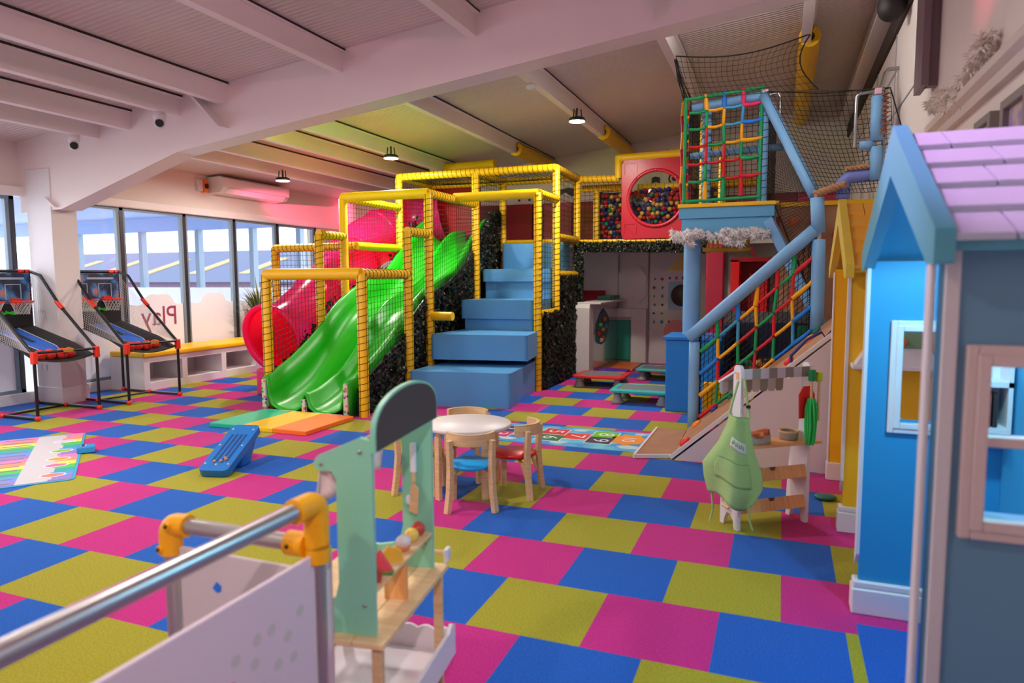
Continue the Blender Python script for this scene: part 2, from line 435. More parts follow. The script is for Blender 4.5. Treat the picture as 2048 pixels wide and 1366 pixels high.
# ------------------------------------------------------------------ outside: glazed porch, yard, houses
CAN = mat('porch_soffit', (150, 172, 214), 0.6)
so = MB(); so.box(-19, -7.5, 3.6, 10.2, 2.95, 3.1); so.box(-19, -7.4, 10.0, 10.15, 2.62, 2.95)
struct(so.build('exterior_soffit', CAN))
gd = MB(); gd.box(-60, -7.45, -30, 60, -0.35, -0.15); struct(gd.build('exterior_ground', mat('pale_paving', (206, 204, 204), 0.8)))
lw = MB(); lw.box(-19, -7.4, 10.0, 10.1, -0.15, 1.28); struct(lw.build('exterior_low_wall', mat('white_render', (240, 238, 244), 0.7)))
mu = MB()
for x in (-18.3, -15.6, -13.4, -11.6, -10.0, -8.7): mu.box(x-0.06, x+0.06, 9.97, 10.12, 1.28, 2.62)
struct(mu.build('exterior_mullion_panel', GREYF))
ROOFB = mat('slate_blue_roof', (58, 72, 104), 0.7); ROOFY = mat('roof_light', (150, 128, 74), 0.6)
hs = thing('warehouse', 'long low building with a slate blue roof and yellow rooflights outside the windows', 'building', (-34, 34, -0.15))
b_ = MB(); b_.box(-62, -14, 34, 46, -0.15, 1.4); b_.build('wall', mat('brick_mauve', (104, 86, 108), 0.8), hs)
r_ = MB(); r_.prism([(33.5, 1.3), (40, 3.7), (46.5, 1.3)], 'x', -56, -13); r_.build('roof', ROOFB, hs)
for k in range(8):
    x = -52 + k*4.6
    q = MB(); q.add([(x, 35.0, 1.80), (x+0.9, 35.0, 1.80), (x+1.9, 38.0, 2.91), (x+1.0, 38.0, 2.91), (x, 35.0, 1.90), (x+0.9, 35.0, 1.90), (x+1.9, 38.0, 3.01), (x+1.0, 38.0, 3.01)],
              [(3, 2, 1, 0), (4, 5, 6, 7), (0, 1, 5, 4), (1, 2, 6, 5), (2, 3, 7, 6), (3, 0, 4, 7)]); q.build('rooflight', ROOFY, hs)
h2 = thing('brick_house', 'mauve brick house with a pitched roof and chimney outside the far windows', 'building', (-18, 30, -0.15))
b_ = MB(); b_.box(-21, -14, 29, 33, -0.15, 3.1); b_.build('wall', mat('brick_purple', (116, 76, 112), 0.8), h2)
r_ = MB(); r_.prism([(-21.5, 3.0), (-17.5, 5.2), (-13.5, 3.0)], 'y', 28.7, 33.3); r_.build('roof', mat('violet_roof', (84, 70, 128), 0.7), h2)
ch = MB(); ch.box(-22.6, -20.9, 30.5, 31.8, 2.0, 6.2); ch.build('chimney', mat('chimney_brick', (140, 118, 122), 0.8), h2)
for x in (-19.6, -17.9, -16.2):
    wq = MB(); wq.box(x-0.4, x+0.4, 28.92, 29.0, 1.2, 2.4); wq.build('window_pane', mat('house_pane', (96, 130, 180), 0.2), h2)

# ------------------------------------------------------------------ lamps, cameras and fittings on the ceiling
LAMP = mat('lamp_glow', (255, 252, 246), 0.5, emit=((255, 252, 246), 9.0))
def high_bay(x, y, label, power, globe=False):
    z = zc(x) - (0.17 if globe else 0.34) - (0.2 if y > 8 else 0)
    t = thing('pendant_lamp', label, 'lamp', (x, y, z), 'white disc pendant lamps')
    d = MB(); d.lathe([(0.085, 0.045), (0.10, 0.03), (0.105, 0.0)], 24, (x, y, z)); d.build('lamp_shade', BLACK, t)
    d = MB(); d.lathe([(0.0, -0.006), (0.096, -0.006), (0.098, 0.002), (0, 0.002)], 24, (x, y, z)); d.build('diffuser', LAMP, t)
    d = MB()
    for a in (0, 2.1, 4.2): d.tube([(x+0.06*math.cos(a), y+0.06*math.sin(a), z+0.04), (x+0.05*math.cos(a), y+0.05*math.sin(a), z+0.14)], 0.008, 6)
    d.tube([(x, y, z+0.04), (x, y, z+0.16)], 0.012, 6); d.build('hanger', BLACK, t)
    if globe:
        g = MB(); g.sphere((x, y, z-0.06), 0.055, 16, 10); g.build('globe', LAMP, t)
        l = light('lamp_light', 'POINT', (0, 0, -0.06), power, (1, 0.97, 0.93), size=0.06)
    else: l = light('lamp_light', 'AREA', (0, 0, -0.012), power, (1, 0.91, 0.82), size=0.19)
    l.parent = t
    return t
for x, y, lb, pw in ((-5.66, 5.83, 'round white pendant lamp hanging by the white air conditioner', 42), (-3.83, 5.84, 'round white pendant lamp above the green slide', 42),
                 (-1.22, 5.93, 'round white pendant lamp hanging above the blue soft steps', 42), 
                 (-5.66, 0.6, 'round white pendant lamp over the basketball arcades', 30), (-3.83, 0.6, 'round white pendant lamp over the open carpet', 30),
                 (-1.22, 0.6, 'round white pendant lamp over the small table', 30), (-1.22, -2.6, 'round white pendant lamp over the entrance fence', 24), (-0.5, 8.5, 'unseen pendant lamp added to light the upper ball pit', 1.6),  # ball pit lamp is added out of sight to lift the dark back area
                 (0.75, 3.44, 'round white pendant lamp tucked behind the rafter by the rope tower', 150)):
    high_bay(x, y, lb, pw, 'rafter' in lb)

def party_light(loc, target, col, power, angle, label, blend=0.7):
    t = thing('party_light', label, 'spotlight', loc, 'coloured party spotlights')
    d = (Vector(target)-Vector(loc)).normalized(); L0 = Vector(loc)
    m = MB(); m.tube([L0 - d*0.14, L0 - d*0.02], [0.045, 0.055], 14); m.build('housing', BLACK, t)
    m = MB(); m.beam(L0 - d*0.08, L0 - d*0.08 + Vector((0, 0, 0.12)), 0.02, 0.02, up=(0, 1, 0)); m.build('bracket', BLACK, t)
    l = light('party_beam', 'SPOT', d*0.03, power, col, size=0.03, angle=angle, blend=blend); l.parent = t
    l.rotation_euler = d.to_track_quat('-Z', 'Y').to_euler()
party_light((-6.3, 3.42, 2.62), (-7.2, 8.9, 2.76), (1.0, 0.10, 0.24), 3000, 9.5, 'small black spotlight throwing pink onto the window wall')
party_light((-4.30, 3.42, 3.08), (-3.9, 5.0, 3.5), (0.70, 0.85, 0.02), 34, 130, 'small black spotlight throwing yellow onto the roof deck behind the rafter', 1.0)
party_light((-3.30, 3.42, 3.16), (-3.0, 5.2, 3.6), (0.45, 0.95, 0.03), 36, 130, 'small black spotlight throwing green onto the roof deck behind the rafter', 1.0)
party_light((0.9, -2.9, 3.3), (-2.0, 3.1, 3.4), (1.0, 0.42, 0.62), 60, 70, 'small black spotlight throwing pale pink onto the big rafter')
party_light((1.75, -3.5, 3.1), (0.06, -1.1, 0.6), (1.0, 0.82, 0.88), 120, 38, 'small black spotlight added to brighten the metal fence and mint toy shop', 0.9)  # unseen fill spot, added to brighten the fence and toy shop
party_light((0.6, 0.2, 3.4), (2.0, -0.2, 1.7), (1.0, 0.5, 0.92), 150, 40, 'small black spotlight throwing magenta onto the playhouse roof')
party_light((0.9, 1.0, 3.5), (2.1, 1.5, 3.0), (1.0, 0.10, 0.2), 26, 26, 'small black spotlight throwing red onto the right wall')
party_light((0.3, -1.5, 3.4), (-3.6, 1.0, 3.5), (1.0, 0.55, 0.55), 24, 120, 'small black spotlight throwing soft pink onto the near roof deck', 1.0)

dm = thing('wall_speaker', 'round black speaker hung on the right wall under the rafter', 'speaker', (1.96, 3.9, 3.55))
m = MB(); m.sphere((1.96, 3.9, 3.62), 0.105, 18, 12, sc=(1, 1, 1.15)); m.build('body', mat('matt_black', (30, 24, 24), 0.6), dm)
m = MB(); m.box(2.02, 2.1, 3.87, 3.93, 3.64, 3.72); m.build('bracket', BLACK, dm)
def cctv(x, y, z, label):
    t = thing('security_camera', label, 'camera', (x, y, z), 'white turret cameras')
    m = MB(); m.lathe([(0.055, 0.09), (0.06, 0.03), (0.045, 0.0)], 18, (x, y, z)); m.build('mount', WHITE, t)
    m = MB(); m.sphere((x, y, z-0.02), 0.055, 16, 10); m.build('housing', WHITE, t)
    d = (Vector((1.2, -2.5, 1.4)) - Vector((x, y, z-0.02))).normalized(); p = Vector((x, y, z-0.02))
    m = MB(); m.tube([p + d*0.035, p + d*0.062], [0.042, 0.036], 16); m.build('lens', mat('dark_lens', (28, 22, 24), 0.15), t)
cctv(-5.94, 2.82, 2.93, 'white turret security camera nearest the window wall')
cctv(-4.72, 2.84, 3.07, 'white turret security camera beside the rafter bracket')
sd = MB(); sd.lathe([(0.05, 0.0), (0.055, -0.03), (0.03, -0.05), (0.0, -0.055)], 16, (-1.36, 4.62, zc(-1.36)-0.2)); tag(sd.build('smoke_detector', WHITE), 'small white smoke detector under the ceiling beam', 'detector')

ac = thing('air_conditioner', 'long white wall air conditioner above the windows', 'air conditioner', (-7.2, 6.96, 2.9))
m = MB(); m.prism([(-7.2, 3.05), (-6.92, 3.06), (-6.86, 3.03), (-6.86, 2.90), (-6.93, 2.82), (-7.2, 2.80)], 'y', 5.92, 7.45); m.build('body', mat('glossy_white', (236, 232, 230), 0.18), ac, bevel=0.012)
m = MB(); m.prism([(-6.858, 2.885), (-6.85, 2.88), (-6.93, 2.808), (-6.94, 2.813)], 'y', 6.02, 7.35); m.build('louvre', WHITE, ac)
se = thing('alarm_sounder', 'small orange and black alarm sounder beside the air conditioner', 'alarm', (-7.2, 6.06, 2.9))
m = MB(); m.box(-7.2, -7.15, 5.70, 5.80, 2.82, 3.0); m.build('back_box', WHITE, se, bevel=0.006)
m = MB(); m.box(-7.2, -7.12, 5.80, 5.88, 2.81, 3.0); m.build('body', mat('orange_plastic', (240, 120, 20), 0.4), se, bevel=0.006)
m = MB(); m.lathe([(0.0, 0.01), (0.035, 0.008), (0.04, 0)], 14, (0, 0, 0), M=Matrix.Translation((-7.118, 5.84, 2.905)) @ Matrix.Rotation(PI/2, 4, 'Y')); m.build('horn', BLACK, se)

# framed pictures and fluffy swag on the right wall
for y0, y1, lb in ((1.16, 1.44, 'grey framed picture on the right wall, the one farther from the camera'), (0.66, 1.0, 'grey framed picture on the right wall above the blue playhouse ridge')):
    f = thing('framed_picture', lb, 'picture', (2.1, (y0+y1)/2, 1.85), 'grey framed pictures above the playhouses')
    z0, z1 = 1.88, 2.2
    m = MB()
    m.box(2.05, 2.1, y0, y0+0.04, z0, z1); m.box(2.05, 2.1, y1-0.04, y1, z0, z1); m.box(2.05, 2.1, y0+0.04, y1-0.04, z1-0.04, z1); m.box(2.05, 2.1, y0+0.04, y1-0.04, z0, z0+0.04)
    m.build('frame', mat('grey_frame', (128, 118, 114), 0.5), f, bevel=0.005)
    m = MB(); m.box(2.075, 2.09, y0+0.03, y1-0.03, z0+0.03, z1-0.03); m.build('print', mat('pastel_print', (190, 170, 160), 0.6, noise=(9, (150, 120, 190), 0.45, 0.6)), f)

so_ = thing('wall_socket', 'small white wall socket on the white pillar behind the basketball arcade', 'socket', (-6.95, 3.03, 0.42))
m = MB(); m.box(-7.0, -6.9, 3.022, 3.035, 0.40, 0.47); m.build('plate', WHITE, so_, bevel=0.004)
def fluff(q, c, n, r0, r1):
    q.sphere(c, r0*0.45, 7, 5)
    for j in range(n):
        d = Vector((random.gauss(0, 1), random.gauss(0, 1), random.gauss(0, 1))).normalized(); L0 = random.uniform(r0, r1)
        w_ = d.orthogonal().normalized()*0.0035; m_ = c + d*L0*0.6 + Vector((0, 0, -0.004)); e_ = c + d*L0 + Vector((random.uniform(-.012, .012), 0, -0.014))
        q.add([c-w_, c+w_, m_+w_*1.3, e_, m_-w_*1.3], [(0, 1, 2, 4), (4, 2, 3)])
q = MB(); random.seed(31)
for k in range(85):
    y = random.uniform(1.25, 2.5); fluff(q, Vector((2.045+random.uniform(-.02, .02), y, 2.42+0.09*random.random()+0.05*math.sin(y*6))), 36, 0.03, 0.06)
tag(q.build('cloud_garland', mat('cream_fluff', (248, 238, 228), 0.95)), 'cream fluffy cloud garland on the right wall above the playhouses', 'garland')
# ------------------------------------------------------------------ bench under the windows
be = thing('storage_bench', 'long white window bench with open cubbies and a yellow cushion', 'bench', (-6.9, 6.0, 0))
m = MB(); y0, y1 = 4.08, 8.55
m.box(-7.18, -6.57, y0, y0+0.09, 0, 0.44); m.box(-7.18, -7.12, y0+0.09, y1, 0, 0.44); m.box(-7.12, -6.57, y0+0.09, y1, 0, 0.10); m.box(-7.12, -6.57, y0+0.09, y1, 0.37, 0.44)
for y in (4.75, 5.48, 6.2, 6.95, 7.7, 8.46): m.box(-7.12, -6.57, y-0.045, y+0.045, 0.10, 0.37)
m.build('body', WHITE, be)
m = MB(); m.box(-7.17, -6.54, y0-0.02, y1, 0.442, 0.515); m.build('cushion', YEL, be, bevel=0.025)
# ------------------------------------------------------------------ plant
pl = thing('potted_yucca', 'spiky green yucca plant standing on the bench by the pink tube slide', 'plant', (-6.88, 6.62, 0.515))
m = MB(); m.lathe([(0.09, 0), (0.12, 0.2), (0.11, 0.2), (0.1, 0.17), (0, 0.17)], 18, (-6.88, 6.62, 0.515)); m.build('pot', mat('grey_pot', (120, 122, 126), 0.6), pl)
m = MB()
for k in range(150):
    a = random.uniform(0, 2*PI); e = random.uniform(0.15, 1.35); Ln = random.uniform(0.45, 0.72)
    d = Vector((math.cos(a)*math.cos(e), math.sin(a)*math.cos(e), math.sin(e))); b0 = Vector((-6.88, 6.62, 0.78 + random.uniform(0, 0.15)))
    if b0.x + d.x*Ln < -7.15: d.x *= 0.25
    s_ = d.cross(Vector((0, 0, 1))).normalized()*0.011
    mid = b0 + d*Ln*0.55 + Vector((0, 0, 0.03)); tip = b0 + d*Ln - Vector((0, 0, 0.12*math.cos(e)))
    m.add([b0-s_*0.6, b0+s_*0.6, mid+s_, tip, mid-s_], [(0, 1, 2, 4), (4, 2, 3)], random.choice((0, 0, 1)))
m.build('leaves', [mat('yucca_green', (86, 112, 70), 0.5), mat('yucca_pale', (138, 150, 104), 0.5)], pl)
m = MB(); m.tube([(-6.88, 6.62, 0.6), (-6.88, 6.62, 0.9)], 0.025, 8); m.build('stem', mat('stem_brown', (110, 84, 60), 0.8), pl)

# ================================================================== YELLOW PLAY FRAME
XA, XB, XC = -4.15, -2.9, -1.72
pf = thing('indoor_climber', 'tall yellow padded climbing frame with black safety nets around the green slide and blue steps', 'climbing frame', (-2.9, 6.0, 0))
def post(x, y, z0, z1, lash=True, r=0.055, m=YEL, par=pf, name='post'):
    b = MB(); b.tube([(x, y, z0), (x, y, z1-r*0.4), (x, y, z1)], [r, r, r*0.75], 12); o = b.build(name, m, par)
    if lash:
        q = MB(); q.helix((x, y, z0+0.02), (x, y, z1-0.03), r+0.003, 0.072, 0.0032)
        q.tube([(x+r+0.002, y-0.01, z0), (x+r+0.002, y-0.01, z1)], 0.003, 3); q.tube([(x-0.01, y-r-0.002, z0), (x-0.01, y-r-0.002, z1)], 0.003, 3)
        q.build('lashing', CORD, o)
    return o
def bar(a, b, lash=True, r=0.055, m=YEL, par=pf, name='bar'):
    q = MB(); q.tube([a, b], r, 12); o = q.build(name, m, par)
    if lash:
        h = MB(); h.helix(a, b, r+0.003, 0.072, 0.0032); h.build('lashing', CORD, o)
    return o
ROWS = [(3.65, 1.52), (4.62, 2.02), (5.15, 2.52), (6.58, 2.97), (7.62, 2.97)]
for x in (XA, XB):
    for y, h in ROWS: post(x, y, 0.0, h, lash=not (y == 5.15 and x == XA))
for y, h in ((5.89, 2.55), (6.67, 2.97), (7.70, 2.97)): post(XC, y, 0.0, h)
bar((XA, 3.65, 1.52), (XB, 3.65, 1.52), False, 0.062)
bar((XA, 5.15, 2.52), (XB, 5.15, 2.52), False, 0.062)
bar((XB, 5.89, 2.54), (XC, 5.89, 2.54), False, 0.062)
for x in (XA, XB):
    bar((x, 3.65, 1.52), (x, 4.62, 1.52)); bar((x, 4.62, 2.02), (x, 5.15, 2.02)); bar((x, 5.15, 2.52), (x, 6.58, 2.52)); bar((x, 6.58, 2.97), (x, 7.62, 2.97))
bar((XC, 5.89, 2.55), (XC, 6.67, 2.55)); bar((XC, 6.67, 2.97), (XC, 7.70, 2.97)); bar((XC, 5.89, 1.0), (XC, 6.67, 1.0))
bar((XC, 6.67, 2.04), (XC, 7.70, 2.04)); bar((XC, 6.67, 1.52), (XC, 7.70, 1.52))
bar((XA, 6.58, 2.97), (XC, 6.63, 2.97)); bar((XA, 7.62, 2.97), (XC, 7.68, 2.97))
bar((XB+0.04, 5.15, 1.0), (XB+0.32, 5.15, 1.0), False); bar((XB, 5.6, 0.42), (XB+0.2, 5.6, 0.42))
bar((XB, 7.66, 2.03), (XC, 7.68, 2.03), False, 0.035)
bar((XC, 7.72, 2.95), (-1.08, 7.72, 2.93)); bar((XC, 8.0, 2.84), (-1.08, 8.0, 2.84)); post(-1.5, 8.02, 2.05, 2.84)
bar((-1.08, 7.7, 3.22), (0.35, 7.7, 3.24), False, 0.06); post(-1.09, 7.7, 2.93, 3.26, False, 0.055)
bar((XC+0.02, 7.70, 2.02), (0.12, 7.70, 2.0), True, 0.03)
# guard rail round the tube slide
post(-5.5, 5.42, 1.16, 1.92); bar((-5.5, 5.42, 1.90), (XA, 5.42, 1.91), True); bar((XA, 5.42, 1.91), (XA, 6.58, 1.92), False); bar((-5.5, 5.42, 1.17), (-5.05, 5.42, 1.17), False, 0.05)
bar((-4.3, 7.9, 3.28), (-3.15, 7.9, 3.30), False, 0.075)
# safety nets
def netpart(par, A, B, C, D, cell=0.068, r=0.0028, **k):
    q = MB(); q.net(A, B, C, D, cell, r, **k); return q.build('safety_net', CORD, par)
for x, dx in ((XA, -0.02), (XB, 0.02)):
    netpart(pf, (x, 3.70, 0.30), (x, 4.57, 0.62), (x, 4.57, 1.47), (x, 3.70, 1.47))
    netpart(pf, (x, 4.67, 0.8), (x, 5.10, 1.1), (x, 5.10, 1.97), (x, 4.67, 1.97))
    netpart(pf, (x, 5.20, 1.2), (x, 6.53, 1.7), (x, 6.53, 2.47), (x, 5.20, 2.47))
    netpart(pf, (x, 6.63, 1.9), (x, 7.57, 2.1), (x, 7.57, 2.92), (x, 6.63, 2.92))
netpart(pf, (XC, 5.94, 1.05), (XC, 6.62, 1.05), (XC, 6.62, 2.5), (XC, 5.94, 2.5))
netpart(pf, (XC, 6.72, 2.08), (XC, 7.65, 2.08), (XC, 7.65, 2.92), (XC, 6.72, 2.92))
netpart(pf, (XC, 6.72, 1.56), (XC, 7.65, 1.56), (XC, 7.65, 2.0), (XC, 6.72, 2.0))
netpart(pf, (XA, 6.6, 2.96), (XC, 6.65, 2.96), (XC, 7.66, 2.96), (XA, 7.6, 2.96), sag=(0, 0, -0.05))
netpart(pf, (XB, 5.95, 1.0), (XB, 6.53, 1.3), (XB, 6.53, 2.47), (XB, 5.95, 2.47))
netpart(pf, (-5.5, 5.42, 1.2), (-4.2, 5.42, 1.2), (-4.2, 5.42, 1.86), (-5.5, 5.42, 1.86))
netpart(pf, (XC+0.05, 7.71, 2.05), (-1.1, 7.71, 2.05), (-1.1, 7.71, 2.9), (XC+0.05, 7.71, 2.9))
# clear perforated red panel and red back walls of the tower
q = MB(); q.box(XC-0.02, XC-0.005, 6.72, 6.74, 2.1, 2.5); 
rp = MB(); rp.box(-4.75, -3.35, 7.72, 7.78, 2.03, 2.93); rp.build('red_wall_panel', REDV, pf)
# purlin foam sleeves
for x, ya, yb, lb in ((1.40, 5.3, 9.3, 'long yellow foam sleeve on the roof beam above the climbing net'), (-1.30, 7.6, 9.3, 'short yellow foam sleeve on the roof beam above the round window panel'),
                      (-2.66, 7.55, 9.3, 'short yellow foam sleeve on the roof beam above the blue steps')):
    R = 0.105; prof = []
    for k in range(15):
        a = PI*0.80 + (2*PI-PI*0.6)*k/14 - PI*0.0
        a = PI/2 + 0.42 + (2*PI-0.84)*k/14; prof.append((R*math.cos(a), R*math.sin(a)))
    inner = [(p[0]*0.45, p[1]*0.45) for p in prof[::-1]]
    zc0 = zc(x)-0.14
    q = MB(); q.prism([(x+p[0], zc0+p[1]) for p in prof+inner], 'y', ya, yb)
    o = q.build('foam_sleeve', YEL); tag(o, lb, 'padding', 'yellow foam sleeves on roof beams')

# ================================================================== GREEN WAVE SLIDE
GREEN = mat('green_fibreglass', (24, 172, 22), 0.33, spec=0.5)
TOPL = [(3.52, 0.36), (3.66, 0.43), (4.0, 0.56), (4.5, 0.84), (4.8, 1.10), (5.2, 1.32), (5.6, 1.44), (6.1, 1.57), (6.45, 1.84), (6.8, 2.12), (7.2, 2.36), (7.6, 2.44)]
FLOO = [(3.52, 0.02), (3.75, 0.04), (4.0, 0.12), (4.25, 0.23), (4.5, 0.42), (4.8, 0.68), (5.1, 0.93), (5.4, 1.06), (5.7, 1.12), (6.0, 1.2), (6.3, 1.40), (6.6, 1.66), (6.9, 1.88), (7.2, 1.99), (7.6, 2.02)]
def smooth_tab(tab, y):
    return sum(interp(tab, y+d)*w for d, w in ((-0.14, .25), (0, .5), (0.14, .25)))
gs = thing('wave_slide', 'wide double lane green wave slide coming down to the floor mat', 'slide', (-3.6, 3.55, 0))
NS = 60; ys = [3.52 + (7.6-3.52)*i/NS for i in range(NS+1)]
xl, xr, xm = -4.10, -3.04, -3.57
def section(y):
    zf = smooth_tab(FLOO, y); zt = smooth_tab(TOPL, y); h = zt-zf; d = min(0.20, 0.13+h*0.2)
    L_ = [(xl-0.025, zf-0.03), (xl-0.03, zt-0.02), (xl-0.015, zt), (xl+0.02, zt-0.005), (xl+0.04, zf+h*0.5), (xl+0.075, zf+h*0.18), (xl+0.15, zf+0.025), ((xl+xm)/2, zf), (xm-0.13, zf+0.01), (xm-0.05, zf+d*0.3), (xm-0.02, zf+d*0.9), (xm, zf+d)]
    R_ = [(xl+xr-p[0], p[1]) for p in L_[-2::-1]]
    return L_ + R_
b = MB(); secs = [section(y) for y in ys]; k = len(secs[0]); vs = []; fs = []
for y, s_ in zip(ys, secs): vs += [(p[0], y, p[1]) for p in s_]
for i in range(NS):
    for j in range(k-1): fs.append((i*k+j, i*k+j+1, (i+1)*k+j+1, (i+1)*k+j))
b.add(vs, fs, 0, True)
o = b.build('chute', GREEN, gs, solid=0.02)
STK = spots_material('flower_stickers', (196, 206, 190), [(206, 70, 150), (120, 70, 180), (60, 150, 60), (240, 190, 60), (220, 90, 90)], 26)
q = MB()
for x in (xl-0.03, xr-0.02):
    q.prism([(3.50, 0.0), (3.50, 0.36), (3.66, 0.43), (3.66, 0.39), (3.56, 0.32), (3.56, 0.0)], 'x', x, x+0.05)
q.box(xl, xr, 3.485, 3.515, 0, 0.035); q.box(xm-0.02, xm+0.02, 3.49, 3.53, 0.02, 0.17); q.build('sticker_strip', STK, gs)
q = MB()
for i in range(7):
    y = 7.6; 
q.prism([(xl-0.05, 1.95), (xl-0.05, 2.5), (xl+0.08, 2.5), (xl+0.08, 2.05), (xr-0.08, 2.05), (xr-0.08, 2.5), (xr+0.05, 2.5), (xr+0.05, 1.95)], 'y', 7.55, 7.62); q.build('entry_hood', GREEN, gs)

# ================================================================== PINK TUBE SLIDE
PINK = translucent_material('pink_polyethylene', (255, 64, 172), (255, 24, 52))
ts = thing('tube_slide', 'pink tube slide curving down from the tower to a red open mouth', 'slide', (-4.75, 4.5, 0))
ctrl = [(-4.74, 4.42, .72), (-4.73, 4.75, .82), (-4.72, 5.2, 1.06), (-4.76, 5.8, 1.40), (-4.84, 6.35, 1.74), (-4.90, 6.8, 2.0), (-4.80, 7.25, 2.2), (-4.45, 7.6, 2.38), (-3.95, 7.72, 2.48)]
def cr(P, t):
    n = len(P)-1; i = min(int(t*n), n-1); f = t*n-i
    p0, p1, p2, p3 = (Vector(P[max(0, min(n, j))]) for j in (i-1, i, i+1, i+2))
    return 0.5*((2*p1) + (p2-p0)*f + (2*p0-5*p1+4*p2-p3)*f*f + (3*p1-p0-3*p2+p3)*f**3)
path = [cr(ctrl, i/40) for i in range(41)]
q = MB(); q.tube(path, 0.40, 28, 0, caps=False); q.build('tube', PINK, ts)
q = MB(); d0 = (path[1]-path[0]).normalized()
ringp = []
Mr = d0.to_track_quat('Z', 'Y').to_matrix().to_4x4(); Mr.translation = path[0]
q.lathe([(0.385, 0.03), (0.39, 0.0), (0.42, -0.035), (0.455, -0.03), (0.46, 0.0), (0.41, 0.03)], 36, M=Mr, ring=True)
q.build('mouth_rim', PINK, ts)
for t in (0.30, 0.52, 0.74):
    i = int(t*40); dd = (path[i+1]-path[i]).normalized(); Mq = dd.to_track_quat('Z', 'Y').to_matrix().to_4x4(); Mq.translation = path[i]
    q = MB(); q.lathe([(0.40, -0.03), (0.43, -0.025), (0.43, 0.025), (0.40, 0.03)], 32, M=Mq, ring=True); q.build('joint_flange', PINK, ts)
q = MB(); q.tube([(-4.74, 5.0, 0.0), (-4.74, 5.0, 0.55)], 0.04, 10); q.tube([(-4.8, 6.3, 0.0), (-4.8, 6.3, 1.32)], 0.04, 10)
q.build('support_leg', STEEL, ts)
q = MB(); q.box(-4.98, -4.50, 4.36, 4.8, 0.0, 0.34); q.build('foot_block', mat('pink_block', (228, 60, 120), 0.4), ts, bevel=0.03)

# ================================================================== BLUE SOFT STEPS
def step(poly, z0, z1, label, upper=None):
    t = thing('foam_step', label, 'soft step', (sum(p[0] for p in poly)/len(poly), sum(p[1] for p in poly)/len(poly), z0), 'blue foam steps')
    q = MB(); q.prism(poly, 'z', z0, z1); q.build('cushion', BLUEV, t, bevel=0.048)
    if upper:
        q = MB(); q.prism(upper[0], 'z', upper[1], upper[2]); q.build('riser', BLUEV, t, bevel=0.02)
    return t
step([(-2.80, 4.43), (-1.60, 4.60), (-1.80, 6.40), (-2.80, 6.40)], 0.0, 0.40, 'largest blue foam step, lying on the carpet as the lowest of the flight')
step([(-2.83, 5.02), (-1.62, 5.22), (-1.80, 6.40), (-2.80, 6.40)], 0.47, 0.78, 'second blue foam step up, above the dark gap with small lights')
step([(-2.83, 5.89), (-1.80, 5.93), (-1.80, 6.9), (-2.83, 6.9)], 0.93, 1.18, 'third blue foam step up, with a set-back riser under it', ([(-2.80, 5.95), (-1.82, 5.98), (-1.82, 6.8), (-2.80, 6.8)], 0.78, 0.93))
step([(-2.85, 6.66), (-1.79, 6.68), (-1.79, 7.4), (-2.85, 7.4)], 1.42, 1.60, 'fourth blue foam step up, beside the netted corner post', ([(-2.82, 6.71), (-1.80, 6.73), (-1.80, 7.3), (-2.82, 7.3)], 1.18, 1.42))
step([(-2.80, 7.30), (-1.79, 7.30), (-1.79, 7.60), (-2.80, 7.60)], 1.60, 1.99, 'topmost blue foam step, just under the yellow deck edge')
q = MB(); q.box(-2.82, -1.80, 6.45, 7.6, 0.0, 0.78); q.box(-2.82, -1.80, 7.0, 7.6, 0.78, 1.58); q.build('step_core', mat('dark_core', (40, 44, 52), 0.8), pf)

# ================================================================== IVY PANELS
IVY = [mat('ivy_dark', (20, 26, 17), 0.4), mat('ivy_brown', (40, 30, 23), 0.45), mat('ivy_green', (30, 52, 28), 0.35), mat('ivy_pale', (60, 76, 54), 0.45)]
def inside(poly, a, b):
    c = False; n = len(poly)
    for i in range(n):
        (x1, y1), (x2, y2) = poly[i], poly[(i+1) % n]
        if (y1 > b) != (y2 > b) and a < (x2-x1)*(b-y1)/(y2-y1)+x1: c = not c
    return c
def ivy(name, label, poly, axis, pos, sgn, n, size=0.062, depth=0.06, over=0.03):
    """leafy artificial hedge on a backing sheet: poly in the (y,z) plane (axis x) or (x,z) plane (axis y)"""
    xs = [p[0] for p in poly]; zs = [p[1] for p in poly]
    cx, cz = sum(xs)/len(xs), min(zs)
    t = thing(name, label, 'artificial hedge', (pos, cx, cz) if axis == 'x' else (cx, pos, cz), 'artificial ivy panels')
    def W(a, z, d):
        return Vector((pos+sgn*d, a, z)) if axis == 'x' else Vector((a, pos+sgn*d, z))
    q = MB(); q.prism(poly, axis, min(pos, pos+sgn*0.02), max(pos, pos+sgn*0.02)); q.build('backing', IVY[0], t)
    L_ = MB(); k = 0
    while k < n:
        a = random.uniform(min(xs), max(xs)); z = random.uniform(min(zs), max(zs)+over)
        if not inside(poly, a, z-random.uniform(0, over)): continue
        k += 1; c = W(a, z, random.uniform(0.02, depth)); s_ = size*random.uniform(0.6, 1.2)
        R = Matrix.Rotation(random.uniform(-0.9, 0.9), 3, 'X') @ Matrix.Rotation(random.uniform(-0.9, 0.9), 3, 'Y') @ Matrix.Rotation(random.uniform(-0.9, 0.9), 3, 'Z')
        nrm = W(0, 0, 1) - W(0, 0, 0); u = R @ (Vector((0, 1, 0)) if axis == 'x' else Vector((1, 0, 0))); v = R @ Vector((0, 0, -1))
        L_.add([c - v*s_*0.5, c + u*s_*0.42 + v*s_*0.05, c + v*s_*0.6, c - u*s_*0.42 + v*s_*0.05, c + nrm*s_*0.15], [(0, 4, 1), (1, 4, 2), (2, 4, 3), (3, 4, 0)], random.choices((0, 1, 2, 3), (5, 4, 3, 0.15))[0])
    L_.build('ivy_leaves', IVY, t)
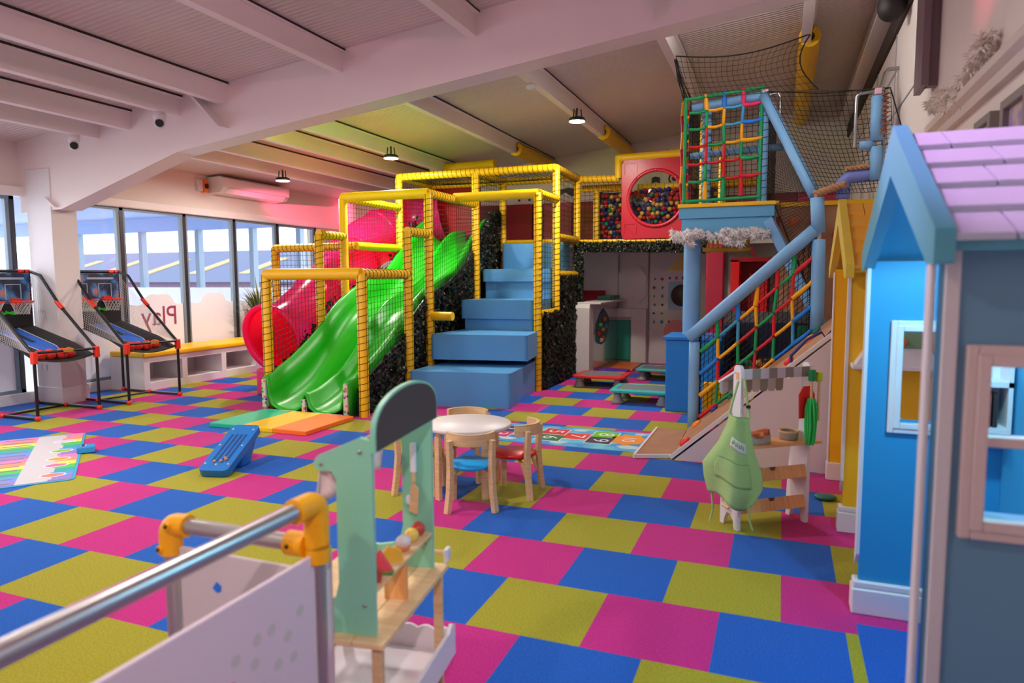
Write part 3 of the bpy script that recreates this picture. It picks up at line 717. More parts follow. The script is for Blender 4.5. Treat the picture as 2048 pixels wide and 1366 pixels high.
ivy('artificial_hedge', 'dark ivy panel under the steps side of the green slide', [(3.62, 0.0), (3.62, 0.30), (4.0, 0.50), (4.5, 0.74), (4.8, 1.02), (5.2, 1.27), (5.8, 1.42), (6.4, 1.72), (6.8, 2.12), (7.2, 2.46), (7.6, 2.52), (7.6, 0.0)], 'x', -2.965, 1, 5200)
ivy('artificial_hedge', 'dark ivy panel beside the blue steps, facing the trampolines', [(5.96, 0.0), (5.96, 1.0), (6.7, 1.0), (6.7, 1.48), (7.50, 1.48), (7.50, 0.0)], 'x', -1.70, 1, 3600)
ivy('artificial_hedge', 'dark ivy panel between the pink tube and the green slide', [(3.75, 0.0), (3.75, 0.36), (4.2, 0.56), (4.6, 0.84), (5.0, 1.16), (5.6, 1.36), (6.2, 1.52), (6.6, 1.84), (7.1, 2.28), (7.5, 2.36), (7.5, 0.0)], 'x', -4.19, -1, 3000, 0.07, 0.04, 0.16)
ivy('ivy_garland', 'leafy garland along the yellow deck edge over the baby area', [(-1.68, 1.86), (0.2, 1.82), (0.2, 1.97), (-1.68, 1.99)], 'y', 7.70, -1, 900, 0.05, 0.09)
ivy('ivy_garland', 'narrow upright strip of ivy at the corner beside the baby area', [(-1.74, 0.9), (-1.60, 0.9), (-1.60, 1.95), (-1.74, 1.95)], 'y', 7.66, -1, 420, 0.05, 0.08)

# ================================================================== UPPER DECK, BALL PIT, ROUND WINDOW PANEL
dk = MB(); dk.box(-4.1, 2.05, 7.72, 9.38, 1.94, 2.0); o = dk.build('play_deck', mat('deck_underside', (196, 190, 186), 0.7)); tag(o, 'raised platform floor behind the steps and the round window', 'platform')
pads = [(-4.2, -3.62, (120, 14, 22)), (-3.62, -3.02, (150, 20, 40)), (-3.02, -2.82, (120, 10, 16)), (-2.82, -2.28, (190, 58, 78)), (-2.28, -1.72, (140, 16, 26)), (-1.72, -1.15, (172, 40, 60)), (-1.15, -0.58, (140, 14, 24)), (-0.58, 0.0, (172, 34, 52)),
        (0.0, 0.5, (140, 14, 24)), (0.5, 1.02, (176, 44, 64)), (1.02, 1.4, (140, 14, 20)), (1.4, 2.08, (206, 56, 92))]
plab = ['dark red wall pad at the tube slide end of the upper back wall', 'crimson wall pad second from the tube slide end', 'narrow dark red wall pad between crimson and rose pads', 'rose pink wall pad seen above the blue steps', 'dark red wall pad next to the rose pad above the steps', 'crimson wall pad behind the netted frame corner',
        'dark red wall pad behind the ball pit net', 'crimson wall pad behind the round window', 'dark red wall pad at the far side of the round window', 'dusky pink wall pad seen through the rope net tower', 'dark red wall pad beside the dusky pink one behind the nets', 'bright pink wall pad under the large black net']
for (a, b_, c), lb in zip(pads, plab):
    q = MB(); q.box(a+0.006, b_-0.006, 9.33, 9.4, 2.02, 2.80); tag(q.build('wall_pad', mat('pad_%d_%d_%d' % c, c, 0.45), bevel=0.012), lb, 'wall pad', 'red wall pads along the upper back wall')
DEC = mat('mural_black', (40, 42, 54), 0.6); DECB = mat('mural_blue', (52, 82, 130), 0.6)
def decal(poly, m, lb): 
    q = MB(); q.prism(poly, 'y', 9.392, 9.399); tag(q.build('wall_decal', m), lb, 'wall sticker', 'printed stickers on the upper back wall')
def blob(x, z, rx, rz, n=14): return [(x+rx*math.cos(2*PI*i/n), z+rz*math.sin(2*PI*i/n)) for i in range(n)]
decal(blob(-1.78, 2.88, 0.09, 0.08), DECB, 'round blue wall sticker beside the ball pit')
decal([(-2.55, 2.92), (-2.42, 2.98), (-2.3, 2.9), (-2.2, 2.96), (-2.2, 3.04), (-2.4, 3.06), (-2.55, 3.02)], DEC, 'jagged black wall sticker above the crimson pads')
decal([(-3.32, 2.86), (-3.32, 2.96), (-3.2, 2.97), (-3.08, 2.96), (-3.08, 2.86), (-3.12, 2.86), (-3.12, 2.92), (-3.28, 2.92), (-3.28, 2.86)], DEC, 'black arch-shaped wall sticker above the rose pad')
q = MB(); q.lathe([(0.10, 0), (0.10, 0.005), (0.075, 0.005), (0.075, 0)], 24, ring=True, M=Matrix.Translation((-0.52, 9.392, 3.12)) @ Matrix.Rotation(PI/2, 4, 'X')); q.prism(blob(-0.52, 3.12, 0.045, 0.045), 'y', 9.388, 9.394)
tag(q.build('wall_decal', DEC), 'black ringed target wall sticker seen through the round window', 'wall sticker', 'printed stickers on the upper back wall')
decal([(-0.90, 3.05), (-0.90, 3.15), (-0.84, 3.17), (-0.76, 3.15), (-0.76, 3.05), (-0.83, 3.08)], DEC, 'small black wall sticker beside the ringed target')
bar((-1.1, 9.2, 2.97), (0.9, 9.2, 2.97), True, 0.06)

# big red panel with a round clear window
bp = thing('bubble_board', 'square red plastic panel with a big round clear bubble window', 'play panel', (-0.57, 7.7, 2.03))
x0, x1, z0, z1 = -1.03, -0.03, 2.04, 3.18; cx, cz, R = -0.53, 2.615, 0.385
n = 64; out = []; inn = []
for i in range(n):
    a = 2*PI*i/n; ca, sa = math.cos(a), math.sin(a)
    t = min((x1-cx)/abs(ca) if ca > 1e-6 else ((cx-x0)/abs(ca) if ca < -1e-6 else 9), (z1-cz)/abs(sa) if sa > 1e-6 else ((cz-z0)/abs(sa) if sa < -1e-6 else 9))
    out.append((cx+ca*t, cz+sa*t)); inn.append((cx+R*ca, cz+R*sa))
q = MB()
for (ya, yb) in ((7.66, 7.70),):
    vs = [(p[0], ya, p[1]) for p in out] + [(p[0], ya, p[1]) for p in inn] + [(p[0], yb, p[1]) for p in out] + [(p[0], yb, p[1]) for p in inn]
    fs = []
    for i in range(n):
        j = (i+1) % n
        fs += [(i, j, n+j, n+i), (2*n+i, 3*n+i, 3*n+j, 2*n+j), (i, 2*n+i, 2*n+j, j), (n+i, n+j, 3*n+j, 3*n+i)]
    q.add(vs, fs)
for sx, sz in ((x0+0.04, z1-0.05), (x0+0.04, z0+0.22)):      # raised corner mouldings
    q.beam((sx, 7.655, sz), (sx+0.14, 7.655, sz-0.15), 0.012, 0.012); q.beam((sx, 7.655, sz), (sx, 7.655, sz-0.15), 0.01, 0.01); q.beam((sx, 7.655, sz), (sx+0.16, 7.655, sz), 0.01, 0.01); q.beam((sx+0.18, 7.655, sz), (sx+0.18, 7.655, sz-0.16), 0.01, 0.01)
q.build('panel', REDP, bp)
q = MB(); q.lathe([(R-0.01, 0.0), (R-0.01, 0.03), (R+0.035, 0.03), (R+0.045, 0.0)], 64, ring=True, M=Matrix.Translation((cx, 7.665, cz)) @ Matrix.Rotation(PI/2, 4, 'X')); q.build('ring', REDP, bp)
q = MB()
for k in range(8):
    a = PI/8*0 + k*PI/4; q.sphere((cx+(R+0.015)*math.cos(a), 7.632, cz+(R+0.015)*math.sin(a)), 0.012, 10, 6)
q.build('bolt', STEEL, bp)
q = MB(); q.lathe([(R, 0.0), (R*0.85, 0.07), (R*0.6, 0.115), (R*0.3, 0.14), (0.0, 0.15), (0.0, 0.144), (R*0.3, 0.134), (R*0.6, 0.109), (R*0.84, 0.065), (R-0.006, 0.0)], 48, ring=True, M=Matrix.Translation((cx, 7.66, cz)) @ Matrix.Rotation(PI/2, 4, 'X')); q.build('bubble', glass_material('bubble_acrylic', (0.95, 0.95, 0.95)), bp)
netpart(pf, (-1.45, 7.98, 2.03), (-1.06, 7.98, 2.03), (-1.06, 7.98, 2.82), (-1.45, 7.98, 2.82), 0.045, 0.0025)

BALLC = {'red': (196, 30, 34), 'blue': (34, 52, 120), 'yellow': (226, 178, 70), 'green': (30, 140, 80)}
BALLS = {}
for k, c in BALLC.items():
    q = MB(); q.sphere((0, 0, 0), 0.036, 12, 8); o = q.build('play_ball', mat('ball_'+k, c, 0.35)); BALLS[k] = o
used = set()
def ball(k, p, label, group):
    o = BALLS[k]
    if k in used: o = o.copy(); COL.objects.link(o)
    used.add(k); o.location = p; o.rotation_euler = (random.random()*6, random.random()*6, 0); tag(o, label, 'ball', group)
NAMES = ['red', 'blue', 'yellow', 'green']
def fill(x0, x1, yf, z0, z1, layers, where, group, wts, slope=0.0, d=0.073):
    for l in range(layers):
        y = yf + l*0.055; nz = int((z1-z0)/(d*0.93)); nx = int((x1-x0)/d)
        for j in range(nz):
            for i in range(nx):
                x = x0 + (i+0.5+0.5*((j+l) % 2))*d
                if x > x1-0.03: continue
                z = z0 + 0.036 + j*d*0.93
                if z > z1 - slope*(x-x0) - random.uniform(0, 0.06): continue
                k = random.choices(NAMES, wts)[0]
                ball(k, (x+random.uniform(-.02, .02), y+random.uniform(-.03, .03), z+random.uniform(-.016, .016)), 'small %s plastic ball %s' % (k, where), group)
fill(-1.46, -1.08, 8.06, 2.0, 2.80, 1, 'behind the narrow black net of the upper ball pit', 'balls in the upper ball pit', (4, 4, 2.2, 0.3))
fill(-1.02, 0.0, 8.06, 2.06, 2.86, 1, 'inside the upper ball pit behind the round window', 'balls in the upper ball pit', (4, 4, 1.6, 0.3))
q = MB(); q.box(-1.5, 0.3, 8.13, 9.0, 2.0, 2.78); o = q.build('ball_heap', spots_material('ball_heap_print', (40, 26, 30), [(150, 28, 32), (30, 44, 100), (150, 28, 32), (190, 150, 60), (30, 44, 100)], 14)); o['kind'] = 'stuff'; tag(o, 'deep heap of red, blue and yellow balls filling the upper pit', 'balls')

# ================================================================== BABY AREA UNDER THE DECK
PANW = mat('white_play_board', (214, 208, 204), 0.5)
un = thing('activity_unit', 'white padded activity unit with a mirror side and tree of beads beside the ivy', 'play unit', (-1.53, 8.3, 0))
q = MB(); pr_ = [(7.40, 0), (7.40, 1.02), (7.43, 1.07), (7.48, 1.10), (9.3, 1.10), (9.3, 0)]
q.prism(pr_, 'x', -1.66, -1.44); q.build('body', PANW, un, bevel=0.012)
q = MB(); q.box(-1.66, -1.28, 7.45, 9.3, 1.075, 1.105); q.build('shelf_top', PANW, un, bevel=0.008)
q = MB(); q.box(-1.44, -1.432, 7.62, 9.2, 0.06, 0.98); q.build('mirror', mat('mirror_acrylic', (200, 204, 206), 0.12, 0.85), un)
q = MB(); q.prism([(7.75, 0.5), (7.9, 0.45), (8.1, 0.42), (8.35, 0.46), (8.5, 0.6), (8.6, 0.8), (8.4, 0.92), (8.2, 0.99), (8.0, 0.9), (7.85, 0.8), (7.72, 0.65)], 'x', -1.432, -1.42); q.build('tree_panel', mat('teal_tree', (30, 96, 92), 0.5), un)
for (y, z, c) in ((7.85, 0.62, (214, 40, 40)), (7.95, 0.74, (110, 200, 60)), (8.1, 0.66, (214, 170, 60)), (8.2, 0.82, (220, 90, 40)), (8.0, 0.5, (236, 220, 200)), (8.3, 0.7, (60, 130, 200)), (8.12, 0.52, (214, 120, 50))):
    q = MB(); q.sphere((-1.405, y, z), 0.035, 12, 8); q.build('bead', mat('bead_%d_%d_%d' % c, c, 0.35), un)
for x0, x1, y0, y1, c, lb in ((-1.40, -0.98, 7.55, 8.15, (104, 60, 190), 'purple folding floor mat beside the white activity unit'), (-1.40, -0.94, 8.16, 9.0, (232, 110, 30), 'orange folding floor mat beside the teal wall pad')):
    q = MB(); q.box(x0, x1, y0, y1, 0.0, 0.045); tag(q.build('floor_mat', mat('mat_%d_%d_%d' % c, c, 0.4), bevel=0.012), lb, 'mat', 'floor mats in the baby area')
q = MB(); q.box(-1.62, -1.20, 9.22, 9.30, 0.05, 0.74); tag(q.build('teal_wall_pad', mat('teal_vinyl', (22, 140, 118), 0.38, bump=(4, 0.25)), bevel=0.02), 'upright teal padded panel on the wall of the baby area', 'wall pad')
bw = thing('play_wall', 'white panelled wall with a hexagon recess behind the trampolines', 'partition', (-1.3, 9.3, 0))
q = MB(); q.box(-2.8, -0.92, 9.31, 9.38, 0, 1.93); q.build('board', PANW, bw)
q = MB(); q.box(-1.2, -0.93, 9.24, 9.31, 0, 0.95); q.box(-1.66, -0.93, 9.25, 9.31, 0.78, 0.95); q.build('lower_frame', PANW, bw, bevel=0.02)
q = MB(); q.prism([(-1.42, 1.14), (-1.30, 1.05), (-1.06, 1.05), (-0.94, 1.18), (-0.94, 1.5), (-1.06, 1.66), (-1.30, 1.66), (-1.42, 1.55)], 'y', 9.27, 9.31); q.build('hexagon_panel', PANW, bw, bevel=0.01)
q = MB(); q.box(-1.44, -1.42, 9.28, 9.31, 0.9, 1.93); q.build('seam_strip', mat('seam_grey', (150, 144, 142), 0.6), bw)
q = MB(); q.box(-2.2, -1.66, 9.28, 9.31, 0.95, 1.25); q.build('red_pad', REDV, bw)
rm = MB(); rm.box(-1.62, -1.40, 8.6, 9.25, 1.11, 1.17); rm.build('rainbow_shelf_pad', spots_material('rainbow_pad', (40, 130, 110), [(230, 170, 50), (40, 140, 110), (120, 70, 180), (214, 60, 40)], 5), bw)
ab = thing('activity_board', 'white activity board with small printed icons and a round dark porthole', 'play panel', (-0.4, 9.3, 0))
q = MB(); q.box(-0.88, 0.30, 9.26, 9.32, 0, 1.93); q.build('board', mat('icon_board', (206, 200, 198), 0.5), ab, bevel=0.01)
q = MB(); q.prism(rounded(-0.57, -0.12, 0.93, 1.40, 0.03), 'y', 9.245, 9.26); q.build('porthole_frame', mat('pale_blue_board', (140, 176, 196), 0.5), ab)
q = MB(); q.lathe([(0.0, 0.012), (0.17, 0.012), (0.185, 0.0)], 32, M=Matrix.Translation((-0.34, 9.245, 1.17)) @ Matrix.Rotation(PI/2, 4, 'X')); q.build('porthole', mat('porthole_dark', (56, 40, 36), 0.4), ab)
q = MB(); q.prism(blob(-0.42, 0.55, 0.22, 0.21, 28), 'y', 9.25, 9.26); q.build('pink_disc', mat('pink_disc', (222, 140, 140), 0.5), ab)
q = MB(); q.prism([(-0.60, 1.58), (-0.20, 1.58), (-0.33, 1.90)], 'y', 9.25, 9.26); q.build('yellow_triangle', mat('pale_yellow', (226, 200, 120), 0.5), ab)
ICO = [mat('icon_red', (170, 50, 56), 0.6), mat('icon_dark', (60, 60, 80), 0.6), mat('icon_blue', (70, 110, 160), 0.6)]
q = MB(); random.seed(3)
for ix, x in enumerate((-0.80, -0.67, 0.06, 0.18)):
    for iz in range(6):
        z = 0.72 + iz*0.145; w = random.uniform(0.015, 0.03); h = random.uniform(0.02, 0.035)
        if iz in (0, 5) or ix != 1 or True: q.prism(blob(x+random.uniform(-.01, .01), z, w, h, random.choice((3, 5, 6))), 'y', 9.254, 9.26, random.choice((0, 1, 1, 2)))
for x in (-0.55, -0.44, -0.33, -0.22, -0.1):
    for z in (0.72, 1.46): q.prism(blob(x, z, 0.022, 0.03, random.choice((4, 5, 7))), 'y', 9.254, 9.26, random.choice((0, 1, 2)))
q.build('printed_icons', ICO, ab)

TRG = mat('trampoline_fabric', (122, 126, 130), 0.8, noise=(60, (104, 108, 112), 0.4, 0.6)); TRF = mat('pale_grey_rubber', (150, 148, 150), 0.6)
def tramp(x0, y0, c, lb):
    w, d = 0.70, 0.58
    t = thing('mini_trampoline', lb, 'trampoline', (x0, y0, 0), 'small toddler trampolines', local=True)
    q = MB(); ol = rounded(0, w, 0, d, 0.06); il = rounded(0.075, w-0.075, 0.075, d-0.075, 0.02)
    n = len(ol); vs = []
    for lst, z in ((ol, 0.135), (ol, 0.165), (il, 0.175), (il, 0.135)): vs += [(p[0], p[1], z) for p in lst]
    fs = []
    for a in range(4):
        b2 = (a+1) % 4
        for i in range(n): fs.append((a*n+i, a*n+(i+1) % n, b2*n+(i+1) % n, b2*n+i))
    q.add(vs, fs); q.build('rim', mat('rim_%d_%d_%d' % c, c, 0.35), t, bevel=0.006)
    q = MB(); q.prism(il, 'z', 0.15, 0.168); q.build('jump_mat', TRG, t)
    for sx in (0.09, w-0.09):
        for sy in (0.09, d-0.09):
            q = MB(); q.lathe([(0.07, 0), (0.072, 0.03), (0.055, 0.035), (0.058, 0.065), (0.042, 0.07), (0.045, 0.1), (0.035, 0.14)], 18, (sx, sy, 0)); q.build('leg', TRF, t)
tramp(-1.39, 6.30, (226, 50, 50), 'red rimmed mini trampoline beside the blue steps and ivy')
tramp(-0.64, 5.28, (56, 190, 180), 'teal rimmed mini trampoline nearest the bright blue pad')
tramp(-0.72, 7.22, (60, 176, 170), 'teal rimmed mini trampoline farther back, near the icon board')

# ================================================================== PALE BLUE TOWER
tw = thing('rope_tower', 'pale blue play tower with a rope net cage, yellow deck edge and padded posts', 'play tower', (0.66, 5.6, 0))
q = MB(); q.box(0.16, 1.12, 5.07, 6.6, 2.09, 2.205); q.build('deck_beam', TOWB, tw, bevel=0.006)
q = MB(); q.box(0.19, 1.10, 5.09, 6.55, 1.94, 2.09); q.build('lower_beam', TOWB, tw, bevel=0.006)
q = MB(); q.box(0.15, 1.16, 5.05, 6.6, 2.205, 2.245); q.build('deck_edge', YEL, tw, bevel=0.006)
q = MB(); q.tube([(0.285, 5.28, 0.84), (0.285, 5.28, 1.95)], 0.092, 24); q.build('column', LBLUE, tw)
q = MB(); q.beam((1.06, 5.12, 2.06), (1.62, 5.0, 0.92), 0.10, 0.10); q.build('raking_brace', LBLUE, tw, bevel=0.01)
bx = thing('pad_box', 'bright blue vinyl covered box standing at the foot of the tower column', 'padded box', (0.3, 5.3, 0))
q = MB(); q.box(0.045, 0.62, 5.07, 5.62, 0.0, 0.79); q.build('body', BRIGHTB, bx, bevel=0.012)
q = MB(); q.box(0.02, 0.64, 5.04, 5.65, 0.79, 0.835); q.build('lid', BRIGHTB, bx, bevel=0.012)
for (x, y, z0, z1) in ((0.42, 5.22, 2.24, 3.30), (0.99, 5.12, 2.24, 3.26)):
    post(x, y, z0, z1, True, 0.05, LBLUE, tw)
bar((0.27, 5.2, 3.27), (0.96, 5.12, 3.30), False, 0.05, LBLUE, tw); bar((0.25, 5.24, 2.77), (1.0, 5.2, 2.80), True, 0.035, LBLUE, tw); bar((1.0, 5.2, 2.80), (1.18, 5.25, 2.80), False, 0.035, LBLUE, tw)
post(0.30, 6.1, 2.24, 3.35, True, 0.05, YEL, tw); post(0.48, 6.5, 2.24, 3.0, True, 0.05, YEL, tw)
netpart(tw, (0.26, 5.30, 2.25), (0.99, 5.20, 2.25), (0.99, 5.20, 3.26), (0.26, 5.30, 3.26), 0.055, 0.0028)
netpart(tw, (1.00, 5.13, 2.25), (1.10, 6.0, 2.25), (1.10, 6.0, 3.3), (1.00, 5.13, 3.3), 0.045, 0.003)
netpart(tw, (0.24, 5.2, 2.25), (0.24, 6.2, 2.25), (0.24, 6.2, 3.4), (0.24, 5.2, 3.35), 0.06, 0.003)
# coloured rope cage
RC = [mat('rope_red', (214, 26, 40), 0.6), mat('rope_green', (12, 158, 92), 0.6), mat('rope_yellow', (252, 178, 20), 0.6), mat('rope_blue', (26, 128, 226), 0.6), mat('rope_cyan', (62, 160, 206), 0.6), mat('rope_pink', (238, 40, 100), 0.6)]
def rope(q, a, b, mi, r=0.016, sag=0.0, thick=False):
    a = Vector(a); b = Vector(b); m = (a+b)/2 + Vector((0, 0, -sag))
    rs = [r*1.5, r*1.45, r] if thick else [r, r, r]
    q.tube([a, m, b], rs, 7, mi)
    q.sphere(b, r*1.35, 8, 6, mi)
random.seed(5)
q = MB(); x0, x1, z0, z1 = 0.215, 0.965, 2.27, 3.335; yf = 5.06
cols = [0.05, 0.28, 0.52, 0.76, 1.0]; rows_ = [0.0, 0.19, 0.36, 0.53, 0.70, 0.86, 1.0]
def TP(i, j): return Vector((x0 + (x1-x0)*cols[i] + (random.uniform(-.008, .008) if 0 < i < 4 else 0), yf, z0 + (z1-z0)*rows_[j] + 0.012*i))
G = [[TP(i, j) for j in range(7)] for i in range(5)]
cv = [[2, 2, 1, 0, 1, 2, 3], [2, 1, 0, 0, 1, 2], [1, 0, 0, 1, 2, 3], [0, 0, 1, 2, 4, 5]]
ch_ = [[2, 2, 1, 0], [1, 1, 0, 0], [0, 0, 0, 1], [0, 1, 2, 2], [1, 2, 4, 3], [1, 2, 4, 5]]
for i in range(1, 4):
    for j in range(6): rope(q, G[i][j], G[i][j+1], cv[i][j], 0.0165, thick=(j in (0, 5)))
for j in range(1, 6):
    for i in range(4): rope(q, G[i][j], G[i+1][j], ch_[j][i], 0.0165, 0.012, thick=(i == 3))
for (a, b_) in (((x0, yf, z0), (x1, yf, z0+0.02)), ((x1, yf, z0+0.02), (x1+0.005, yf, z1+0.04)), ((x1, yf, z1+0.04), (x0, yf, z1-0.01)), ((x0, yf, z1-0.01), (x0-0.005, yf, z0))): rope(q, a, b_, 1, 0.018)
for k in range(3):           # the cage's narrow return side
    ya, yb = 5.06+0.18*k, 5.06+0.18*(k+1)
    for j in range(6):
        za, zb = z0+(z1-z0)*rows_[j], z0+(z1-z0)*rows_[j+1]
        rope(q, (x0-0.05-0.012*((j+k) % 2), yb, za), (x0-0.05-0.012*((j+k+1) % 2), yb, zb), (j*2+k) % 4, 0.0165)
        rope(q, (x0-0.0, ya, za), (x0-0.03, yb, za-0.02), (j+k) % 4, 0.0165, 0.02)
q.build('coloured_rope_cage', RC, tw)
# white fluff under the deck edge
FLU = mat('white_fluff', (246, 242, 240), 0.95)
random.seed(11); q = MB()
for k in range(120):
    x = random.choice((random.uniform(0.10, 0.36), random.uniform(0.2, 1.06), random.uniform(0.6, 1.06))); big = x < 0.36 or 0.62 < x < 0.8
    c = Vector((x, 5.02 + random.uniform(-0.03, 0.05), 1.965 - random.random()**1.2*(0.15 if big or random.random() < 0.4 else 0.08)))
    q.sphere(c, random.uniform(0.012, 0.024), 7, 5)
    for j in range(46):
        d = Vector((random.gauss(0, 1), random.gauss(0, 1), random.gauss(0, 1))).normalized(); L0 = random.uniform(0.03, 0.062)
        w_ = d.orthogonal().normalized()*0.0035; m_ = c + d*L0*0.6 + Vector((0, 0, -0.004)); e_ = c + d*L0 + Vector((random.uniform(-.012, .012), 0, -0.014))
        q.add([c-w_, c+w_, m_+w_*1.3, e_, m_-w_*1.3], [(0, 1, 2, 4), (4, 2, 3)])
tag(q.build('cloud_garland', FLU), 'white fluffy cloud garland hanging under the pale blue tower deck', 'garland')
sw = thing('hanging_shelf', 'yellow hanging tray with slatted sides under the tower deck', 'hanging tray', (0.62, 5.7, 1.72))
q = MB(); q.box(0.36, 0.90, 5.6, 5.95, 1.76, 1.80); q.build('tray', mat('yellow_board', (226, 168, 40), 0.45), sw, bevel=0.006)
q = MB()
for x in (0.40, 0.45, 0.50, 0.56): q.box(x, x+0.022, 5.72, 5.74, 1.80, 1.96)
q.box(0.82, 0.86, 5.72, 5.76, 1.80, 1.97); q.build('slat', mat('yellow_board', (0, 0, 0)), sw)
q = MB(); q.prism([(0.86, 1.76), (0.90, 1.80), (0.94, 1.70), (0.92, 1.69)], 'y', 5.58, 5.64); q.build('red_clip', REDP, sw)
# dark padded den and lower ball pit behind the rope net
NAVY = mat('navy_pad', (36, 46, 78), 0.45); DKR = mat('dim_red', (170, 20, 30), 0.4)
dn = thing('den_wall', 'dark navy padded wall at the back of the lower ball pit', 'padded wall', (1.2, 6.4, 0))
q = MB(); q.box(0.60, 2.08, 6.35, 6.42, 0.0, 0.92); q.build('pad', NAVY, dn, bevel=0.015)
q = MB(); q.box(0.60, 2.08, 6.36, 6.41, 0.92, 1.05); q.build('grey_rail', mat('grey_rail', (120, 120, 124), 0.5), dn)
q = MB(); q.box(0.60, 0.66, 5.68, 6.35, 0.0, 0.92); q.build('side_pad', NAVY, dn)
cl = thing('padded_column', 'crimson padded column standing behind the tower, beside the icon board', 'padding', (0.34, 7.45, 0))
q = MB(); q.box(0.22, 0.46, 7.4, 7.55, 0.0, 1.93); q.build('pad', mat('crimson_pad', (186, 34, 64), 0.45), cl, bevel=0.02)
rc = thing('red_cube_den', 'bright red padded cube opening seen under the yellow hanging tray', 'play den', (0.75, 7.5, 0.9))
q = MB(); q.box(0.55, 0.66, 7.4, 8.0, 0.9, 1.70); q.box(0.55, 1.05, 7.98, 8.04, 0.9, 1.7, 1); q.box(0.55, 1.05, 7.4, 8.0, 0.82, 0.9); q.box(0.78, 1.02, 7.6, 7.66, 0.9, 1.52); q.box(0.55, 1.08, 7.4, 8.0, 1.68, 1.74, 1); q.build('pad', [mat('bright_red_pad', (236, 24, 28), 0.4), DKR], rc)
q = MB(); q.box(0.47, 2.08, 8.1, 8.15, 0, 1.93); struct(q.build('wall_den', mat('den_wall_paint', (170, 166, 162), 0.7)))
yb_ = MB(); yb_.box(0.50, 0.72, 4.52, 4.60, 0.0, 0.42); tag(yb_.build('yellow_pad', YEL, bevel=0.015), 'yellow pad at the low corner behind the sloping rope net', 'padding')
fill(0.76, 1.95, 4.95, 0.02, 0.62, 1, 'in the lower ball pit behind the sloping rope net', 'balls in the lower ball pit', (3, 2.4, 2.2, 2.2), 0.0, 0.08)
q = MB(); q.box(0.72, 2.05, 5.04, 6.3, 0.0, 0.50); o = q.build('ball_heap', bpy.data.materials['ball_heap_print']); o['kind'] = 'stuff'; tag(o, 'mass of balls filling the lower pit under the tower', 'balls')
tn = MB(); tn.box(1.36, 1.62, 4.62, 4.66, 0.35, 1.0); tag(tn.build('green_pad', mat('green_pad', (10, 120, 84), 0.5)), 'dark green pad behind the top corner of the sloping rope net', 'padding')

# ================================================================== CLIMBING RAMP AND WALL
TAN = mat('tan_ply', (182, 132, 98), 0.6, noise=(5, (168, 118, 86), 0.35, 0.65))
rp = thing('climbing_ramp', 'sloping tan climbing ramp with white edges and bolted holds beside the rope net', 'climbing ramp', (1.0, 3.55, 0))
sl = 0.892; X0 = 0.41
def rz(x): return (x-X0)*sl + 0.012
q = MB(); q.prism([(X0, 0.0), (1.75, rz(1.75)-0.03), (1.75, rz(1.75)), (X0, 0.02)], 'y', 3.03, 4.20); q.build('ramp_board', TAN, rp)
q = MB(); q.prism([(X0+0.03, 0.0), (1.75, rz(1.75)-0.035), (1.75, 0.0)], 'y', 3.02, 3.06); q.build('side_panel', mat('white_side_panel', (220, 208, 214), 0.5), rp)
q = MB(); q.beam((X0, 3.03, 0.015), (1.75, 3.03, rz(1.75)), 0.03, 0.03); q.build('edge_trim', WHITE, rp)
q = MB(); q.prism([(0.13, 2.95), (0.42, 3.06), (0.41, 4.06), (0.13, 4.06)], 'z', 0.004, 0.028); q.build('foot_board', TAN, rp)
q = MB(); q.beam((0.13, 2.95, 0.02), (0.13, 4.06, 0.02), 0.02, 0.03); q.beam((0.13, 2.95, 0.02), (0.42, 3.06, 0.02), 0.02, 0.03); q.build('foot_edge', WHITE, rp)
HC = {'orange': (250, 140, 20), 'red': (236, 50, 34), 'blue': (48, 50, 150), 'green': (14, 110, 80), 'purple': (52, 40, 120)}
def hold(x, y, c, s_=0.045):
    q = MB(); M_ = Matrix.Translation((x, y, rz(x)+0.015)) @ Matrix.Rotation(-math.atan(sl), 4, 'Y')
    q.sphere((0, 0, 0), s_, 12, 8, 0, (1.1, 0.8, 0.7), M_); q.sphere((s_*0.6, s_*0.4, 0.005), s_*0.6, 10, 6, 0, (1, 1, 0.8), M_)
    q.build('climbing_hold', mat('hold_'+c, HC[c], 0.4), rp)
hold(0.50, 3.2, 'red'); hold(0.52, 3.85, 'orange'); hold(0.66, 4.0, 'blue', 0.035); hold(0.80, 4.0, 'green', 0.03); hold(1.28, 3.3, 'red', 0.04); hold(1.44, 3.7, 'orange'); hold(1.50, 3.95, 'green', 0.04); hold(1.0, 3.5, 'orange'); hold(0.92, 3.2, 'blue', 0.04)
q = MB(); q.tube([(1.30, 3.12, rz(1.30)), (1.29, 3.12, rz(1.30)+0.06), (1.40, 3.12, rz(1.40)+0.10), (1.50, 3.12, rz(1.5)+0.07), (1.53, 3.12, rz(1.53)+0.0), (1.58, 3.12, rz(1.58)+0.02)], 0.012, 8); q.build('grab_handle', mat('hold_purple', HC['purple'], 0.4), rp)
cw = thing('bouldering_board', 'upright tan climbing wall with red and orange holds behind the black net', 'climbing wall', (1.6, 5.3, 0.6))
q = MB(); q.box(1.17, 2.08, 5.42, 5.48, 1.1, 2.21); q.box(1.55, 2.08, 5.42, 5.48, 0.52, 1.1); q.build('wall_board', TAN, cw)
q = MB(); q.box(1.17, 2.08, 5.40, 5.49, 2.21, 2.255); q.build('top_edge', YEL, cw)
